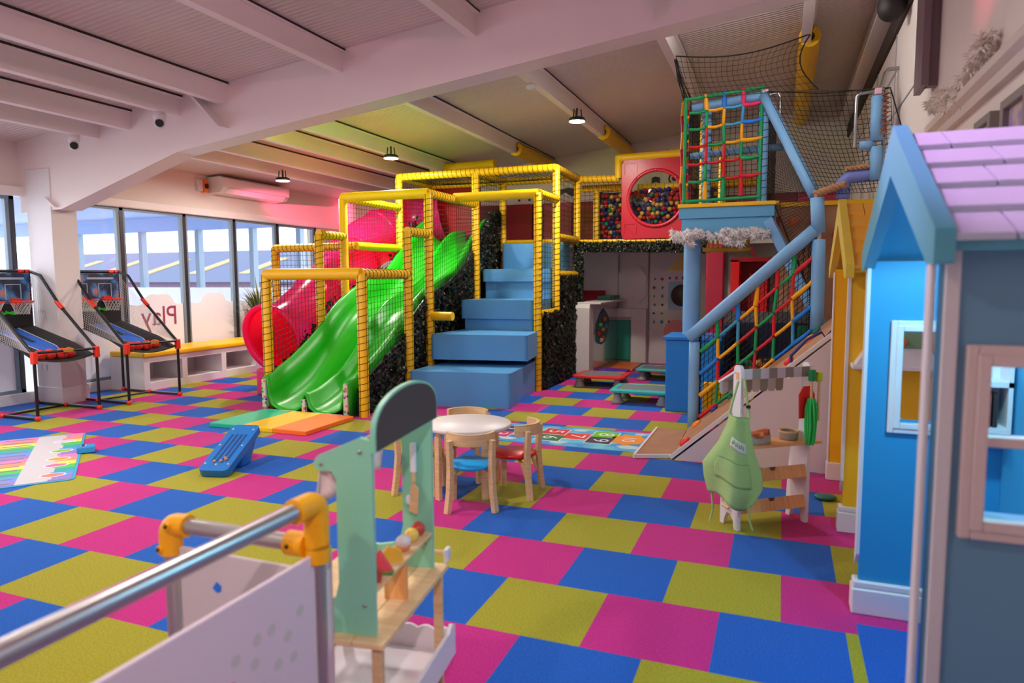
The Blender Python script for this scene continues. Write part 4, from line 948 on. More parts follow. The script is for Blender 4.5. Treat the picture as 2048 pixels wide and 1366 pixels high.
for (x, z, c) in ((1.30, 2.05, (224, 104, 50)), (1.38, 1.78, (140, 20, 36)), (1.72, 1.90, (214, 36, 44)), (1.80, 1.28, (214, 50, 50)), (1.86, 0.9, (236, 130, 40)), (1.95, 1.6, (214, 36, 44))):
    q = MB(); q.sphere((x, 5.405, z), 0.045, 12, 8, 0, (1, 0.6, 1.1)); q.sphere((x+0.03, 5.40, z+0.02), 0.03, 10, 6, 0, (1, 0.7, 1)); q.build('climbing_hold', mat('whold_%d_%d_%d' % c, c, 0.4), cw)

# ------------------------------------------------------------------ balustrade: pale blue posts, sloping rail, rope net, black nets
rb = thing('net_balustrade', 'pale blue padded rail frame with a rainbow rope net beside the climbing ramp', 'climbing net frame', (1.0, 4.24, 0))
def pad(a, b_, r, name='post'):
    a = Vector(a); b_ = Vector(b_); pts = []; rs = []; n_ = max(2, int((b_-a).length/0.2))
    for k in range(n_+1):
        pts.append(a+(b_-a)*(k/n_)); rs.append(r*(0.985 if k % 2 else 1.0))
    pts = [a] + pts + [b_]; rs = [r*0.7] + rs + [r*0.7]
    q = MB(); q.tube(pts, rs, 16); return q.build(name, LBLUE, rb)
pad((0.445, 4.24, 0.0), (0.445, 4.24, 0.85), 0.052)
pad((1.515, 4.24, rz(1.515)), (1.505, 4.24, 1.80), 0.058)
pad((1.50, 4.24, 1.86), (1.48, 4.24, 2.17), 0.058)
q = MB(); q.tube([(1.505, 4.24, 1.78), (1.505, 4.24, 1.88)], 0.022, 10); q.build('steel_joint', STEEL, rb)
pad((0.39, 4.235, 0.885), (1.47, 4.235, 1.885), 0.06, 'rail')
pad((0.99, 5.02, 3.28), (1.46, 4.30, 2.20), 0.052, 'diagonal_rail')
pad((1.935, 4.24, 2.63), (1.93, 4.24, 3.0), 0.055); pad((1.94, 4.24, 2.30), (1.935, 4.24, 2.58), 0.05); pad((1.80, 4.24, 2.60), (1.90, 4.24, 2.60), 0.038, 'rail')
q = MB(); q.tube([(1.69, 4.30, 2.16), (1.69, 4.30, 2.30), (1.73, 4.30, 2.345), (2.08, 4.30, 2.36)], 0.06, 14); q.build('bumper', mat('lilac_foam', (112, 130, 206), 0.5), rb)
for pts, r_ in (([(1.765, 4.26, 2.59), (1.765, 4.26, 3.02), (1.79, 4.26, 3.04), (1.98, 4.26, 3.06)], 0.014), ([(1.93, 4.26, 3.0), (1.99, 4.35, 3.22), (2.02, 4.4, 3.26), (2.1, 4.4, 3.26)], 0.016), ([(1.99, 4.26, 2.2), (1.99, 4.26, 3.06)], 0.012),
               ([(2.08, 4.4, 3.24), (1.84, 4.7, 2.75)], 0.008), ([(1.98, 4.24, 2.60), (2.1, 4.3, 2.60)], 0.012), ([(1.0, 5.1, 3.30), (1.12, 5.1, 3.32), (1.14, 5.1, 3.28), (1.15, 5.1, 2.85)], 0.016)):
    q = MB(); q.tube(pts, r_, 8); q.build('steel_pipe', STEEL, rb)
for p in ((1.0, 5.05, 3.31), (1.93, 4.24, 3.03)):
    q = MB(); q.box(p[0]-0.028, p[0]+0.028, p[1]-0.02, p[1]+0.02, p[2]-0.012, p[2]+0.04); q.build('pink_tape', mat('pink_tape', (236, 190, 204), 0.5), rb, bevel=0.006)
TW = mat('natural_rope', (176, 132, 96), 0.85)
def twisted(a, b_, R, name):
    q = MB()
    for ph in (0, 1):
        a_ = Vector(a); d = (Vector(b_)-a_); Lh = d.length; d.normalize(); u = d.orthogonal().normalized(); w = d.cross(u); pts = []
        n_ = int(Lh/0.012)
        for k in range(n_+1):
            an = 2*PI*(k*0.012/0.075)+ph*PI; pts.append(a_+d*(k*0.012)+(u*math.cos(an)+w*math.sin(an))*R*0.55)
        q.tube(pts, R*0.6, 7)
    q.build(name, TW, rb)
twisted((1.46, 4.20, 2.195), (1.70, 4.22, 2.275), 0.032, 'twisted_rope'); twisted((1.70, 4.25, 2.41), (2.06, 4.25, 2.43), 0.022, 'twisted_rope')
q = MB(); q.helix((1.975, 4.2, 2.66), (1.985, 4.2, 3.02), 0.022, 0.04, 0.012); q.build('rope_lashing', mat('brown_rope', (150, 92, 70), 0.85), rb)
# rainbow rope net in the plane of the rail
random.seed(21); q = MB()
xs_ = [0.50, 0.66, 0.84, 1.0, 1.16, 1.31, 1.46]
def base_z(x): return rz(x)+0.03
def rail_z(x): return 0.885+(x-0.39)*0.926-0.05
vv = [0.0, 0.26, 0.52, 0.78, 1.0]
def NP(i, j):
    x = xs_[i] + (random.uniform(-.012, .012) if 0 < i < 6 else 0); return Vector((x, 4.235, base_z(x)+(rail_z(x)-base_z(x))*vv[j]))
G = [[NP(i, j) for j in range(5)] for i in range(7)]
hcol = [[1, 4, 4, 1, 1, 4, 3], [0, 1, 1, 2, 3, 3], [2, 0, 1, 0, 2, 3], [3, 2, 0, 1, 0, 2], [1, 4, 2, 0, 1, 0]]
vcol = [[0]*4, [1, 0, 2, 1], [0, 1, 4, 3], [0, 1, 2, 2], [1, 0, 1, 0], [4, 2, 0, 1]]
for i in range(1, 6):
    for j in range(4): rope(q, G[i][j], G[i][j+1], vcol[i][j], 0.0155, 0, thick=(j == 3))
for j in range(0, 4):
    for i in range(6): rope(q, G[i][j], G[i+1][j], hcol[j+1][i], 0.0155, 0.006, thick=(i in (0, 5)))
q.build('rainbow_rope_net', RC, rb)
netpart(rb, (0.49, 4.30, 0.06), (1.47, 4.30, rz(1.47)), (1.47, 4.30, 1.82), (0.49, 4.30, 0.93), 0.055, 0.0032)
for a, b_ in (((0.495, 4.26, 0.04), (0.495, 4.26, 0.90)), ((1.455, 4.26, rz(1.455)), (1.455, 4.26, 1.80)), ((0.49, 4.25, 0.91), (1.45, 4.25, 1.80))):
    h = MB(); h.helix(a, b_, 0.012, 0.022, 0.007, n=6); h.build('lashing', CORD, rb)
# large black nets above the ramp
bn = thing('safety_net', 'big sagging black safety net between the tower, the sloping pole and the right wall', 'net', (1.6, 4.4, 2.2))
def net2(A, B, C, D, cell, r, sag=None):
    q = MB(); q.net(A, B, C, D, cell, r, sag=sag); q.build('net_mesh', CORD, bn)
net2((1.49, 4.22, 2.19), (2.08, 4.22, 2.20), (2.02, 4.22, 3.05), (1.02, 4.98, 3.30), 0.062, 0.0026, (0, 0.04, -0.05))
net2((1.10, 5.10, 2.24), (1.47, 4.34, 2.20), (1.44, 4.34, 2.22), (1.02, 5.04, 3.26), 0.036, 0.0022)
net2((1.62, 5.02, 0.96), (1.50, 4.33, 1.82), (1.48, 4.34, 2.18), (1.11, 5.10, 2.22), 0.038, 0.0022)
for pts, r_ in (([(1.02, 4.98, 3.31), (1.5, 4.62, 3.16), (2.02, 4.22, 3.06)], 0.006), ([(2.02, 4.22, 3.05), (2.09, 3.9, 2.6)], 0.006), ([(1.10, 5.08, 2.24), (1.40, 5.05, 1.5), (1.62, 5.02, 0.96)], 0.007)):
    q = MB(); q.tube(pts, r_, 5); q.build('edge_rope', CORD, bn)
cnn = thing('ceiling_net', 'black safety net slung from the roof beams above the rope tower', 'net', (0.8, 5.0, 3.3))
def CP(u, v):
    top = Vector((0.12+1.28*u, 4.85+0.2*u, 3.72+0.12*u-0.09*math.sin(PI*u))); bot = Vector((0.21+1.27*u, 5.08-0.25*u, 3.34-0.09*u))
    sh = 0.13*math.sin(PI*v)*u; p = bot*(1-v)+top*v; p.x -= sh; return p
q = MB()
for i in range(23): q.tube([CP(i/22, t/5) for t in range(6)], 0.0024, 3, smooth=False, caps=False)
for j in range(9): q.tube([CP(t/12, j/8) for t in range(13)], 0.0024, 3, smooth=False, caps=False)
q.build('net_mesh', CORD, cnn)
q = MB(); q.tube([CP(t/14, 1) for t in range(15)], 0.007, 5); q.build('edge_rope', CORD, cnn)
q = MB(); q.tube([CP(1, t/8) for t in range(9)], 0.007, 5); q.build('edge_rope', CORD, cnn); q = MB()
random.seed(2)
for k in range(12):
    a = Vector((0.12+random.uniform(-.012, .012), 4.85, 3.72)); b_ = Vector((0.22+random.uniform(-.05, .05), 5.1, 3.33)); m_ = (a+b_)/2+Vector((random.uniform(-.02, .02), 0, -0.02)); q.tube([a, m_, b_], 0.004, 4)
q.build('gathered_cord', CORD, cnn)

# ================================================================== BASKETBALL ARCADES
ORR = mat('orange_red_plastic', (234, 54, 34), 0.35); FAB = mat('black_fabric', (30, 30, 34), 0.7); NETW = mat('white_net_cord', (206, 204, 204), 0.7)
def backboard_material():
    m = bpy.data.materials.new('backboard_print'); m.use_nodes = True
    nt = m.node_tree; N = nt.nodes; L = nt.links; b = N['Principled BSDF']; b.inputs['Roughness'].default_value = 0.5
    tc = N.new('ShaderNodeTexCoord'); n = N.new('ShaderNodeTexNoise'); n.inputs['Scale'].default_value = 5; n.inputs['Detail'].default_value = 5
    L.new(tc.outputs['Object'], n.inputs['Vector'])
    r = N.new('ShaderNodeValToRGB'); e = r.color_ramp.elements
    e[0].position = 0.35; e[0].color = (*rgb(24, 26, 34), 1); e[1].position = 0.68; e[1].color = (*rgb(200, 120, 90), 1)
    q = e.new(0.5); q.color = (*rgb(36, 56, 96), 1); q = e.new(0.58); q.color = (*rgb(60, 130, 190), 1)
    L.new(n.outputs['Fac'], r.inputs[0]); L.new(r.outputs[0], b.inputs['Base Color']); return m
W_ = 0.70
hp = thing('basketball_arcade', 'black and orange fold-up basketball arcade in front of the white pillar', 'arcade game', (-5.97, 2.26, 0), 'twin basketball arcades', local=True)
def lp(name, q, m, par=hp, **k): return q.build(name, m, par, world=False, **k)
D_ = 1.04
for y in (0, W_):
    q = MB(); q.tube([(0, y, 0.02), (0, y, 0.70)], 0.016, 10); lp('leg', q, BLACK)
    q = MB(); q.tube([(-D_, y, 0.02), (-D_, y, 1.57)], 0.016, 10); lp('leg', q, BLACK)
    q = MB(); q.tube([(0, y, 0.02), (-D_, y, 0.02)], 0.014, 10); lp('floor_rail', q, BLACK)
    q = MB(); q.tube([(-0.05, y, 0.035), (-0.5, y, 0.035)], 0.007, 8); lp('chrome_strip', q, STEEL)
    q = MB(); q.tube([(-D_+0.02, y, 1.57), (-D_+0.20, y, 1.52), (-0.55, y, 1.18), (-0.1, y, 0.78), (0, y, 0.70)], 0.017, 10); lp('top_rail', q, BLACK)
    q = MB(); q.tube([(-0.60, y, 1.222), (-0.50, y, 1.138)], 0.024, 12); lp('rail_joint', q, ORR)
    for p in ((0, y, 0.03), (-D_, y, 0.03), (-0.55, y, 0.02), (-D_, y, 0.9)):
        q = MB(); q.sphere(p, 0.03, 12, 8); lp('corner_joint', q, ORR)
    q = MB(); q.box(-0.03, 0.03, y-0.024, y+0.024, 0.60, 0.725); lp('corner_bracket', q, ORR, bevel=0.008)
    # side net
    q = MB(); q.net((-0.02, y, 0.70), (-D_, y, 0.95), (-D_, y, 1.54), (-0.10, y, 0.76), 0.034, 0.0016, nu=30, nv=14); lp('side_net', q, NETW)
q = MB(); q.tube([(0, 0, 0.715), (0, W_, 0.70)], 0.014, 10); lp('front_rail', q, BLACK)
q = MB(); q.box(-0.018, 0.018, 0.31, 0.42, 0.695, 0.727); lp('yellow_tab', q, mat('olive_tab', (170, 140, 40), 0.6))
q = MB(); q.tube([(-0.55, 0, 0.02), (-0.55, W_, 0.02)], 0.012, 8); lp('cross_bar', q, BLACK)
q = MB(); q.tube([(-D_, -0.02, 1.57), (-D_, W_+0.02, 1.57)], 0.02, 10); q.tube([(-D_, 0, 1.02), (-D_, W_, 1.02)], 0.014, 8); lp('top_bar', q, BLACK)
q = MB()
for y in (0.02, W_-0.02, W_-0.10): q.tube([(-D_, y-0.03, 1.57), (-D_, y+0.03, 1.57)], 0.026, 12)
lp('top_joint', q, ORR)
q = MB(); q.box(-D_+0.01, -D_+0.03, 0.02, W_-0.02, 1.20, 1.55); bbd = lp('backboard', q, backboard_material())
q = MB(); 
for cy in (0.17, 0.49):
    for a, b_ in (((cy-0.085, 1.25), (cy-0.085, 1.42)), ((cy+0.085, 1.25), (cy+0.085, 1.42)), ((cy-0.085, 1.42), (cy+0.085, 1.42))): q.beam((-D_+0.033, a[0], a[1]), (-D_+0.033, b_[0], b_[1]), 0.008, 0.008, up=(1, 0, 0))
q.box(-D_+0.031, -D_+0.034, 0.26, 0.62, 1.475, 1.50); lp('target_lines', q, mat('pale_print', (170, 180, 200), 0.5), bbd)
q = MB(); q.box(-D_+0.0, -D_+0.03, 0.01, W_-0.01, 0.92, 1.20); lp('skirt', q, FAB)
q = MB(); random.seed(9)
for k in range(20):
    y = 0.12+0.43*k/20; q.prism(blob(y, 1.10+random.uniform(-.012, .012), 0.018, random.uniform(0.012, 0.026), 5), 'x', -D_+0.03, -D_+0.034)
lp('green_graffiti', q, mat('neon_green', (60, 220, 60), 0.5))
for cy in (0.18, 0.50):
    h_ = MB(); pts = [(-D_+0.15+0.115*math.cos(a), cy+0.115*math.sin(a), 1.225) for a in [2*PI*i/24 for i in range(24)]]
    h_.tube(pts, 0.009, 8, closed=True); h_.box(-D_+0.03, -D_+0.06, cy-0.05, cy+0.05, 1.19, 1.26); ho = lp('hoop', h_, ORR)
    n_ = MB()
    for i in range(14):
        a = 2*PI*i/14; a2 = a+2*PI/14
        n_.tube([(-D_+0.15+0.115*math.cos(a), cy+0.115*math.sin(a), 1.222), (-D_+0.15+0.08*math.cos(a2), cy+0.08*math.sin(a2), 1.15), (-D_+0.15+0.07*math.cos(a), cy+0.07*math.sin(a), 1.08)], 0.003, 3, smooth=False)
        n_.tube([(-D_+0.15+0.115*math.cos(a2), cy+0.115*math.sin(a2), 1.222), (-D_+0.15+0.08*math.cos(a), cy+0.08*math.sin(a), 1.15), (-D_+0.15+0.07*math.cos(a2), cy+0.07*math.sin(a2), 1.08)], 0.003, 3, smooth=False)
    lp('hoop_net', n_, NETW, ho)
def RP(u, v):     # return ramp of black fabric
    x = -D_+0.03 + (D_-0.02)*u; y = 0.015+(W_-0.03)*v
    z = 0.94 - 0.27*u - 0.035*math.sin(PI*v)*(0.4+u) - (0.03 if u > 0.95 else 0.05*max(0, (u-0.7)/0.3))
    return (x, y, z)
q = MB(); q.grid(RP, 16, 10); rampf = lp('return_ramp', q, FAB, solid=0.008)
def LP(u, v):
    x, y, z = RP(0.05+0.72*u, 0.30+0.40*v); w = 0.5+0.5*min(1, (1-u)*6)**0.5
    x2, y2, z2 = RP(0.05+0.72*u, 0.5+(v-0.5)*0.40*w); return (x2, y2, z2+0.007)
q = MB(); q.grid(LP, 14, 6); lp('blue_lane', q, mat('lane_blue', (30, 96, 200), 0.5), rampf, solid=0.002)
q = MB()
for v in (0.0, 1.0): q.tube([Vector(LP(u/14, v))+Vector((0, 0, 0.002)) for u in range(15)], 0.004, 5)
q.tube([Vector(LP(1, v/6))+Vector((0, 0, 0.002)) for v in range(7)], 0.004, 5); lp('lane_outline', q, mat('lane_white', (210, 216, 224), 0.5), rampf)
q = MB(); q.grid(lambda u, v: Vector(LP(0.0+0.62*u, 0.40+0.2*v))+Vector((0, 0, 0.003)), 8, 2); lp('lane_stripe', q, mat('lane_navy', (24, 34, 60), 0.5), rampf, solid=0.001)
hp2 = copy_tree(hp); hp2.location = (-5.89, 3.28, 0); hp2.rotation_euler = (0, 0, -0.05); hp2['label'] = 'black and orange fold-up basketball arcade in front of the yellow-topped window bench'
bl = MB(); bl.sphere((0, 0, 0), 0.062, 18, 12); b0 = bl.build('mini_basketball', mat('basketball_orange', (240, 56, 40), 0.5))
q = MB()
for M_ in (Matrix.Identity(4), Matrix.Rotation(PI/2, 4, 'X'), Matrix.Rotation(PI/2, 4, 'Y')):
    q.tube([M_ @ Vector((0.0625*math.cos(a), 0.0625*math.sin(a), 0)) for a in [2*PI*i/24 for i in range(24)]], 0.0018, 4, closed=True)
sm = q.build('seam', BLACK, b0)
order = ['first', 'second', 'third', 'fourth']
k = 0
for (ox, oy, where, ys_) in ((-5.97, 2.26, 'in the arcade by the white pillar', (0.13, 0.25, 0.37, 0.47)), (-5.89, 3.29, 'in the arcade by the window bench', (0.12, 0.24, 0.35, 0.49))):
    for n_, y in enumerate(ys_):
        o = b0 if k == 0 else copy_tree(b0); k += 1
        o.location = (ox-0.10-0.02*(n_ % 2), oy+y, 0.672-0.0*n_); o.rotation_euler = (n_*1.1, n_*0.7, 0.4)
        tag(o, '%s small orange basketball from the slide end %s' % (order[3-n_], where), 'ball', 'small orange basketballs')

# ================================================================== FLOOR MATS AND FLOOR TOYS
fm = thing('slide_mat', 'green, yellow and orange folding landing mat at the foot of the green slide', 'mat', (-3.5, 3.1, 0))
for i, c in enumerate(((30, 186, 140), (250, 200, 30), (250, 124, 34))):
    q = MB(); a, b_ = -4.08+0.392*i, -4.08+0.392*(i+1); q.box(a+0.002, b_-0.002, 2.68, 3.46, 0.0, 0.045); q.build('mat_section', mat('lmat_%d_%d_%d' % c, c, 0.4), fm, bevel=0.008)
hm = thing('hopscotch_mat', 'blue hopscotch play mat printed with numbered squares from one to ten', 'mat', (-0.65, 3.5, 0))
q = MB(); q.box(-1.75, 0.10, 3.14, 3.88, 0.0, 0.006); q.build('mat_base', mat('sky_blue_print', (34, 146, 232), 0.55, noise=(3.2, (120, 214, 236), 0.42, 0.62)), hm)
WHT = mat('print_white', (244, 244, 240), 0.6)
SQ = [('1', -1.50, 3.54, 'tri', (236, 208, 40)), ('2', -1.24, 3.64, 's', (24, 76, 140)), ('3', -1.24, 3.40, 's', (214, 44, 110)), ('4', -0.99, 3.52, 's', (246, 150, 40)), ('5', -0.76, 3.65, 's', (226, 36, 52)), ('6', -0.74, 3.40, 's', (14, 120, 66)),
      ('7', -0.52, 3.53, 's', (236, 50, 44)), ('8', -0.28, 3.68, 's', (110, 200, 30)), ('9', -0.28, 3.44, 's', (54, 44, 84)), ('10', -0.04, 3.56, 'blob', (250, 150, 30))]
for ch, x, y, kind, c in SQ:
    q = MB(); m_ = mat('sq_%d_%d_%d' % c, c, 0.55); hw, hh = 0.112, 0.115
    if kind == 's':
        q.box(x-hw-0.01, x+hw+0.01, y-hh-0.01, y+hh+0.01, 0.006, 0.0066, 1); q.box(x-hw, x+hw, y-hh, y+hh, 0.0066, 0.0074, 0)
    elif kind == 'tri':
        q.prism([(x-0.2, y), (x+0.12, y-0.2), (x+0.12, y+0.2)], 'z', 0.006, 0.0074)
    else:
        pts = [(x+(0.155+0.018*math.sin(7*a))*math.cos(a)*0.95, y+(0.2+0.018*math.sin(7*a))*math.sin(a)) for a in [2*PI*i/40 for i in range(40)]]
        q.prism(pts, 'z', 0.006, 0.0074)
    sq = q.build('number_square', [m_, WHT], hm)
    vs, fs = text_geo(ch, 0.21 if ch != '10' else 0.17, 0.0); t = MB(); t.add(vs, fs, 0, False, Matrix.Translation((x, y, 0.0085)) @ Matrix.Rotation(-PI/2, 4, 'Z') @ Matrix.Scale(1.2, 4, (1, 0, 0)))
    t.build('numeral', WHT, sq)
for (x, y, r) in ((-0.55, 3.78, 0.07), (-0.62, 3.26, 0.08), (0.02, 3.28, 0.10), (0.03, 3.80, 0.06), (-1.1, 3.25, 0.08)):
    q = MB(); q.prism([(x+r*(1+0.2*math.sin(5*a))*math.cos(a), y+0.6*r*math.sin(a)) for a in [2*PI*i/24 for i in range(24)]], 'z', 0.006, 0.007); q.build('cloud_print', mat('pale_cloud', (196, 224, 232), 0.6), hm)

pm = thing('piano_mat', 'rainbow musical piano mat with white keys lying on the carpet near the arcades', 'mat', (-3.6, 0.91, 0), None, 0, local=True)
pm.rotation_euler = (0, 0, math.atan2(0.635, -0.772))
L_, Wd = 1.79, 1.05                      # local x runs along the long edge, local y away from it
RB = [(246, 130, 190), (250, 150, 120), (250, 226, 90), (80, 200, 90), (50, 170, 180), (110, 150, 230), (150, 130, 200)]
q = MB(); q.prism(rounded(0, L_, 0, Wd, 0.05), 'z', 0.0, 0.006); q.build('mat_base', mat('mat_blue_edge', (60, 170, 220), 0.5), pm, world=False)
RBM = [mat('rb_%d_%d_%d' % c, c, 0.55) for c in RB]
q = MB(); n_ = 14
for k in range(n_):
    a, b_ = 0.03+(L_-0.06)*k/n_, 0.03+(L_-0.06)*(k+1)/n_
    q.box(a, b_, 0.02, 0.17, 0.006, 0.008, (6-k) % 7); q.box(a, b_, 0.37, Wd-0.03, 0.006, 0.008, (6-k) % 7)
q.build('rainbow_bands', RBM, pm, world=False)
q = MB(); q.box(0.03, L_-0.03, 0.17, 0.37, 0.006, 0.008)
for k in range(8): a = 0.03+(L_-0.06)*(k+0.5)/8; q.box(a-0.07, a+0.07, 0.15, 0.18, 0.0085, 0.009)
q.build('white_keys', mat('key_white', (204, 200, 208), 0.6), pm, world=False)
q = MB()
for k in range(13): a = 0.09+(L_-0.18)*(k)/12; q.box(a-0.012, a+0.012, 0.40, 0.62, 0.0085, 0.0095)
q.build('grey_stripes', mat('key_grey', (140, 130, 150), 0.5), pm, world=False)
for a, c in ((0.20, (250, 130, 110)), (0.52, (246, 110, 160)), (0.74, (246, 160, 40)), (1.05, (130, 200, 70)), (1.45, (214, 200, 240))):
    q = MB(); q.prism([(a+0.045*math.cos(t), 0.15+0.075*math.sin(t)) for t in [2*PI*i/20 for i in range(20)]], 'z', 0.0085, 0.0093, 0); q.prism([(a+0.058*math.cos(t), 0.15+0.088*math.sin(t)) for t in [2*PI*i/20 for i in range(20)]], 'z', 0.008, 0.0088, 1)
    q.build('instrument_print', [mat('ins_%d_%d_%d' % c, c, 0.5), WHT], pm, world=False)
cb = thing('control_box', 'small bright blue control box at the edge of the piano mat', 'control box', (-4.30, 1.52, 0.006), None, math.atan2(0.635, -0.772), local=True)
q = MB(); q.prism([(-0.075, 0.0), (0.075, 0.0), (0.06, 0.05), (-0.06, 0.05)], 'y', -0.075, 0.055); q.build('body', mat('control_blue', (40, 150, 226), 0.35), cb, bevel=0.008)
q = MB(); q.box(-0.04, 0.04, -0.015, 0.03, 0.05, 0.054); q.build('button_panel', mat('panel_pale', (120, 190, 230), 0.4), cb)
q = MB()
for k in range(4): q.box(-0.034+k*0.018, -0.022+k*0.018, 0.0, 0.02, 0.054, 0.058)
q.build('button', mat('button_dark', (50, 50, 90), 0.4), cb)

# blue tilted maze board toy
TB = mat('toy_blue', (28, 120, 206), 0.4)
ty = thing('maze_board', 'blue plastic tilted maze board toy standing alone on the carpet', 'toy', (-2.7, 1.5, 0))
a = Vector((-2.69, 1.33, 0.045)); b_ = Vector((-2.84, 1.86, 0.26)); d = (b_-a).normalized(); w = Vector((d.y, -d.x, 0)).normalized(); nrm = w.cross(d); 
if nrm.z < 0: nrm = -nrm
Mt = Matrix((( *(w), 0), (*(d), 0), (*(nrm), 0), (0, 0, 0, 1))).transposed(); Mt.translation = a
Ln = (b_-a).length
q = MB(); q.prism(rounded(-0.115, 0.115, -0.02, Ln, 0.04), 'z', -0.035, 0.02, M=Mt); q.build('board', TB, ty, bevel=0.008)
q = MB(); q.prism([(0.26, -0.03), (0.36, -0.165), (0.44, -0.19), (0.52, -0.13), (0.58, -0.03)], 'x', -0.10, 0.10, M=Mt); 
q = MB(); pts = [a + d*0.28 - nrm*0.03, Vector((-2.77, 1.58, 0.0)), Vector((-2.80, 1.72, 0.0)), a + d*0.58 - nrm*0.03]
vs = [p - w*0.09 for p in pts] + [p + w*0.09 for p in pts]; q.add(vs, [(0, 1, 2, 3), (7, 6, 5, 4), (0, 4, 5, 1), (1, 5, 6, 2), (2, 6, 7, 3), (3, 7, 4, 0)]); q.build('stand', TB, ty, bevel=0.015)
q = MB()
for k, x in enumerate((-0.055, -0.018, 0.02, 0.056)): q.box(x-0.008, x+0.008, 0.10, Ln-0.14, 0.02, 0.023, 0, Mt)
q.build('track', mat('toy_groove', (18, 70, 140), 0.5), ty)
q = MB()
for x, y in ((-0.09, 0.06), (0.09, 0.06), (-0.09, 0.30), (0.09, 0.30), (-0.085, 0.52), (0.085, 0.52), (0.0, 0.05)): q.sphere((x, y, 0.022), 0.009, 10, 6, 0, M=Mt)
q.build('rivet', mat('rivet_pale', (220, 216, 216), 0.3), ty)
q = MB()
for x, y in ((0.02, 0.09), (0.05, 0.11), (-0.03, 0.085), (0.035, 0.13)):
    q = MB(); q.sphere((x, y, 0.027), 0.013, 10, 6, 0, M=Mt); q.build('marble', mat('marble_tan', (206, 150, 110), 0.3), ty)

# ================================================================== TODDLER TABLE AND CHAIRS
tb = thing('toddler_table', 'round white topped wooden toddler table with four bent legs', 'table', (-0.77, 1.69, 0))
q = MB(); q.lathe([(0.29, 0.455), (0.30, 0.46), (0.30, 0.478), (0.295, 0.483), (0, 0.483)], 48, (-0.77, 1.69, 0)); q.build('tabletop', mat('table_white', (232, 226, 228), 0.4), tb)
for (x, y, i) in ((-0.87, 1.44, 0), (-0.58, 1.55, 1), (-1.0, 1.84, 2), (-0.67, 1.94, 3)):
    q = MB(); c = Vector((-0.77, 1.69, 0)); dv = (c-Vector((x, y, 0))).normalized()
    q.beam((x, y, 0), (x, y, 0.43), 0.045, 0.03, up=dv); q.beam((x, y, 0.43), (x+dv.x*0.03, y+dv.y*0.03, 0.452), 0.045, 0.03, up=dv); q.beam((x+dv.x*0.02, y+dv.y*0.02, 0.447), (x+dv.x*0.12, y+dv.y*0.12, 0.447), 0.045, 0.02)
    q.build('leg', WOOD, tb, bevel=0.005)
SEATC = {'blue': (24, 172, 250), 'red': (206, 26, 30), 'green': (160, 190, 30), 'yellow': (250, 176, 10)}
def chair(x, y, rz_, c, label):
    """low bentwood chair; local +y is the way the sitter faces"""
    t = thing('toddler_chair', label, 'chair', (x, y, 0), 'bentwood toddler chairs', rz_, local=True)
    q = MB(); q.lathe([(0.0, 0.262), (0.135, 0.262), (0.15, 0.272), (0.15, 0.284), (0.14, 0.292), (0, 0.294)], 32); q.build('seat', mat('seat_'+c, SEATC[c], 0.35), t)
    for sx in (-1, 1):
        q = MB(); q.tube([(sx*0.15, -0.155, 0.0), (sx*0.135, -0.14, 0.13), (sx*0.13, -0.13, 0.28), (sx*0.135, -0.14, 0.46)], [0.026, 0.026, 0.025, 0.024], 4, smooth=False); q.build('leg', WOOD, t, bevel=0.004)
        q = MB(); q.tube([(sx*0.12, 0.125, 0.0), (sx*0.115, 0.12, 0.2), (sx*0.105, 0.105, 0.25), (sx*0.05, 0.06, 0.262)], 0.024, 4, smooth=False); q.build('leg', WOOD, t, bevel=0.004)
        q = MB(); q.tube([(sx*0.125, -0.125, 0.14), (sx*0.115, -0.09, 0.23), (sx*0.07, -0.05, 0.258)], 0.014, 4, smooth=False); q.build('brace', WOOD, t, bevel=0.003)
    q = MB(); n_ = 16; out = []; inn = []
    for k in range(n_+1):
        a = PI + PI*(0.09 + 0.82*k/n_); out.append((0.165*math.cos(a), 0.0+0.175*math.sin(a))); inn.append((0.143*math.cos(a), 0.0+0.153*math.sin(a)))
    q.prism(out+inn[::-1], 'z', 0.425, 0.50); q.build('backrest', WOOD, t, bevel=0.005)
    return t
chair(-0.625, 1.425, 0.43, 'blue', 'toddler chair with a blue seat on the near side of the round table')
chair(-0.46, 1.78, 1.62, 'red', 'toddler chair with a red seat beside the hopscotch mat')
chair(-0.92, 1.98, 3.35, 'green', 'toddler chair with a lime green seat behind the table, toward the blue steps')
chair(-1.08, 1.60, -1.35, 'yellow', 'toddler chair with a yellow seat, half hidden by the mint play kitchen')

# ================================================================== PLAYHOUSES ALONG THE RIGHT WALL
def wall_with_window(q, y0, y1, xa, xb, z1, wx0, wx1, wz0, wz1, mi=0):
    q.box(xa, wx0, y0, y1, 0, z1, mi); q.box(wx1, xb, y0, y1, 0, z1, mi); q.box(wx0, wx1, y0, y1, 0, wz0, mi); q.box(wx0, wx1, y0, y1, wz1, z1, mi)
def frame_trim(q, y0, y1, x0, x1, z0, z1, w, mi=0):
    for k, (e, g) in enumerate(((0, 0.0), (0.45, 0.006))):
        a = w*e; b_ = w if k else w*0.5
        q.box(x0+a, x0+b_, y0-g, y1, z0+a, z1-a, mi); q.box(x1-b_, x1-a, y0-g, y1, z0+a, z1-a, mi); q.box(x0+b_, x1-b_, y0-g, y1, z1-b_, z1-a, mi); q.box(x0+b_, x1-b_, y0-g, y1, z0+a, z0+b_, mi)
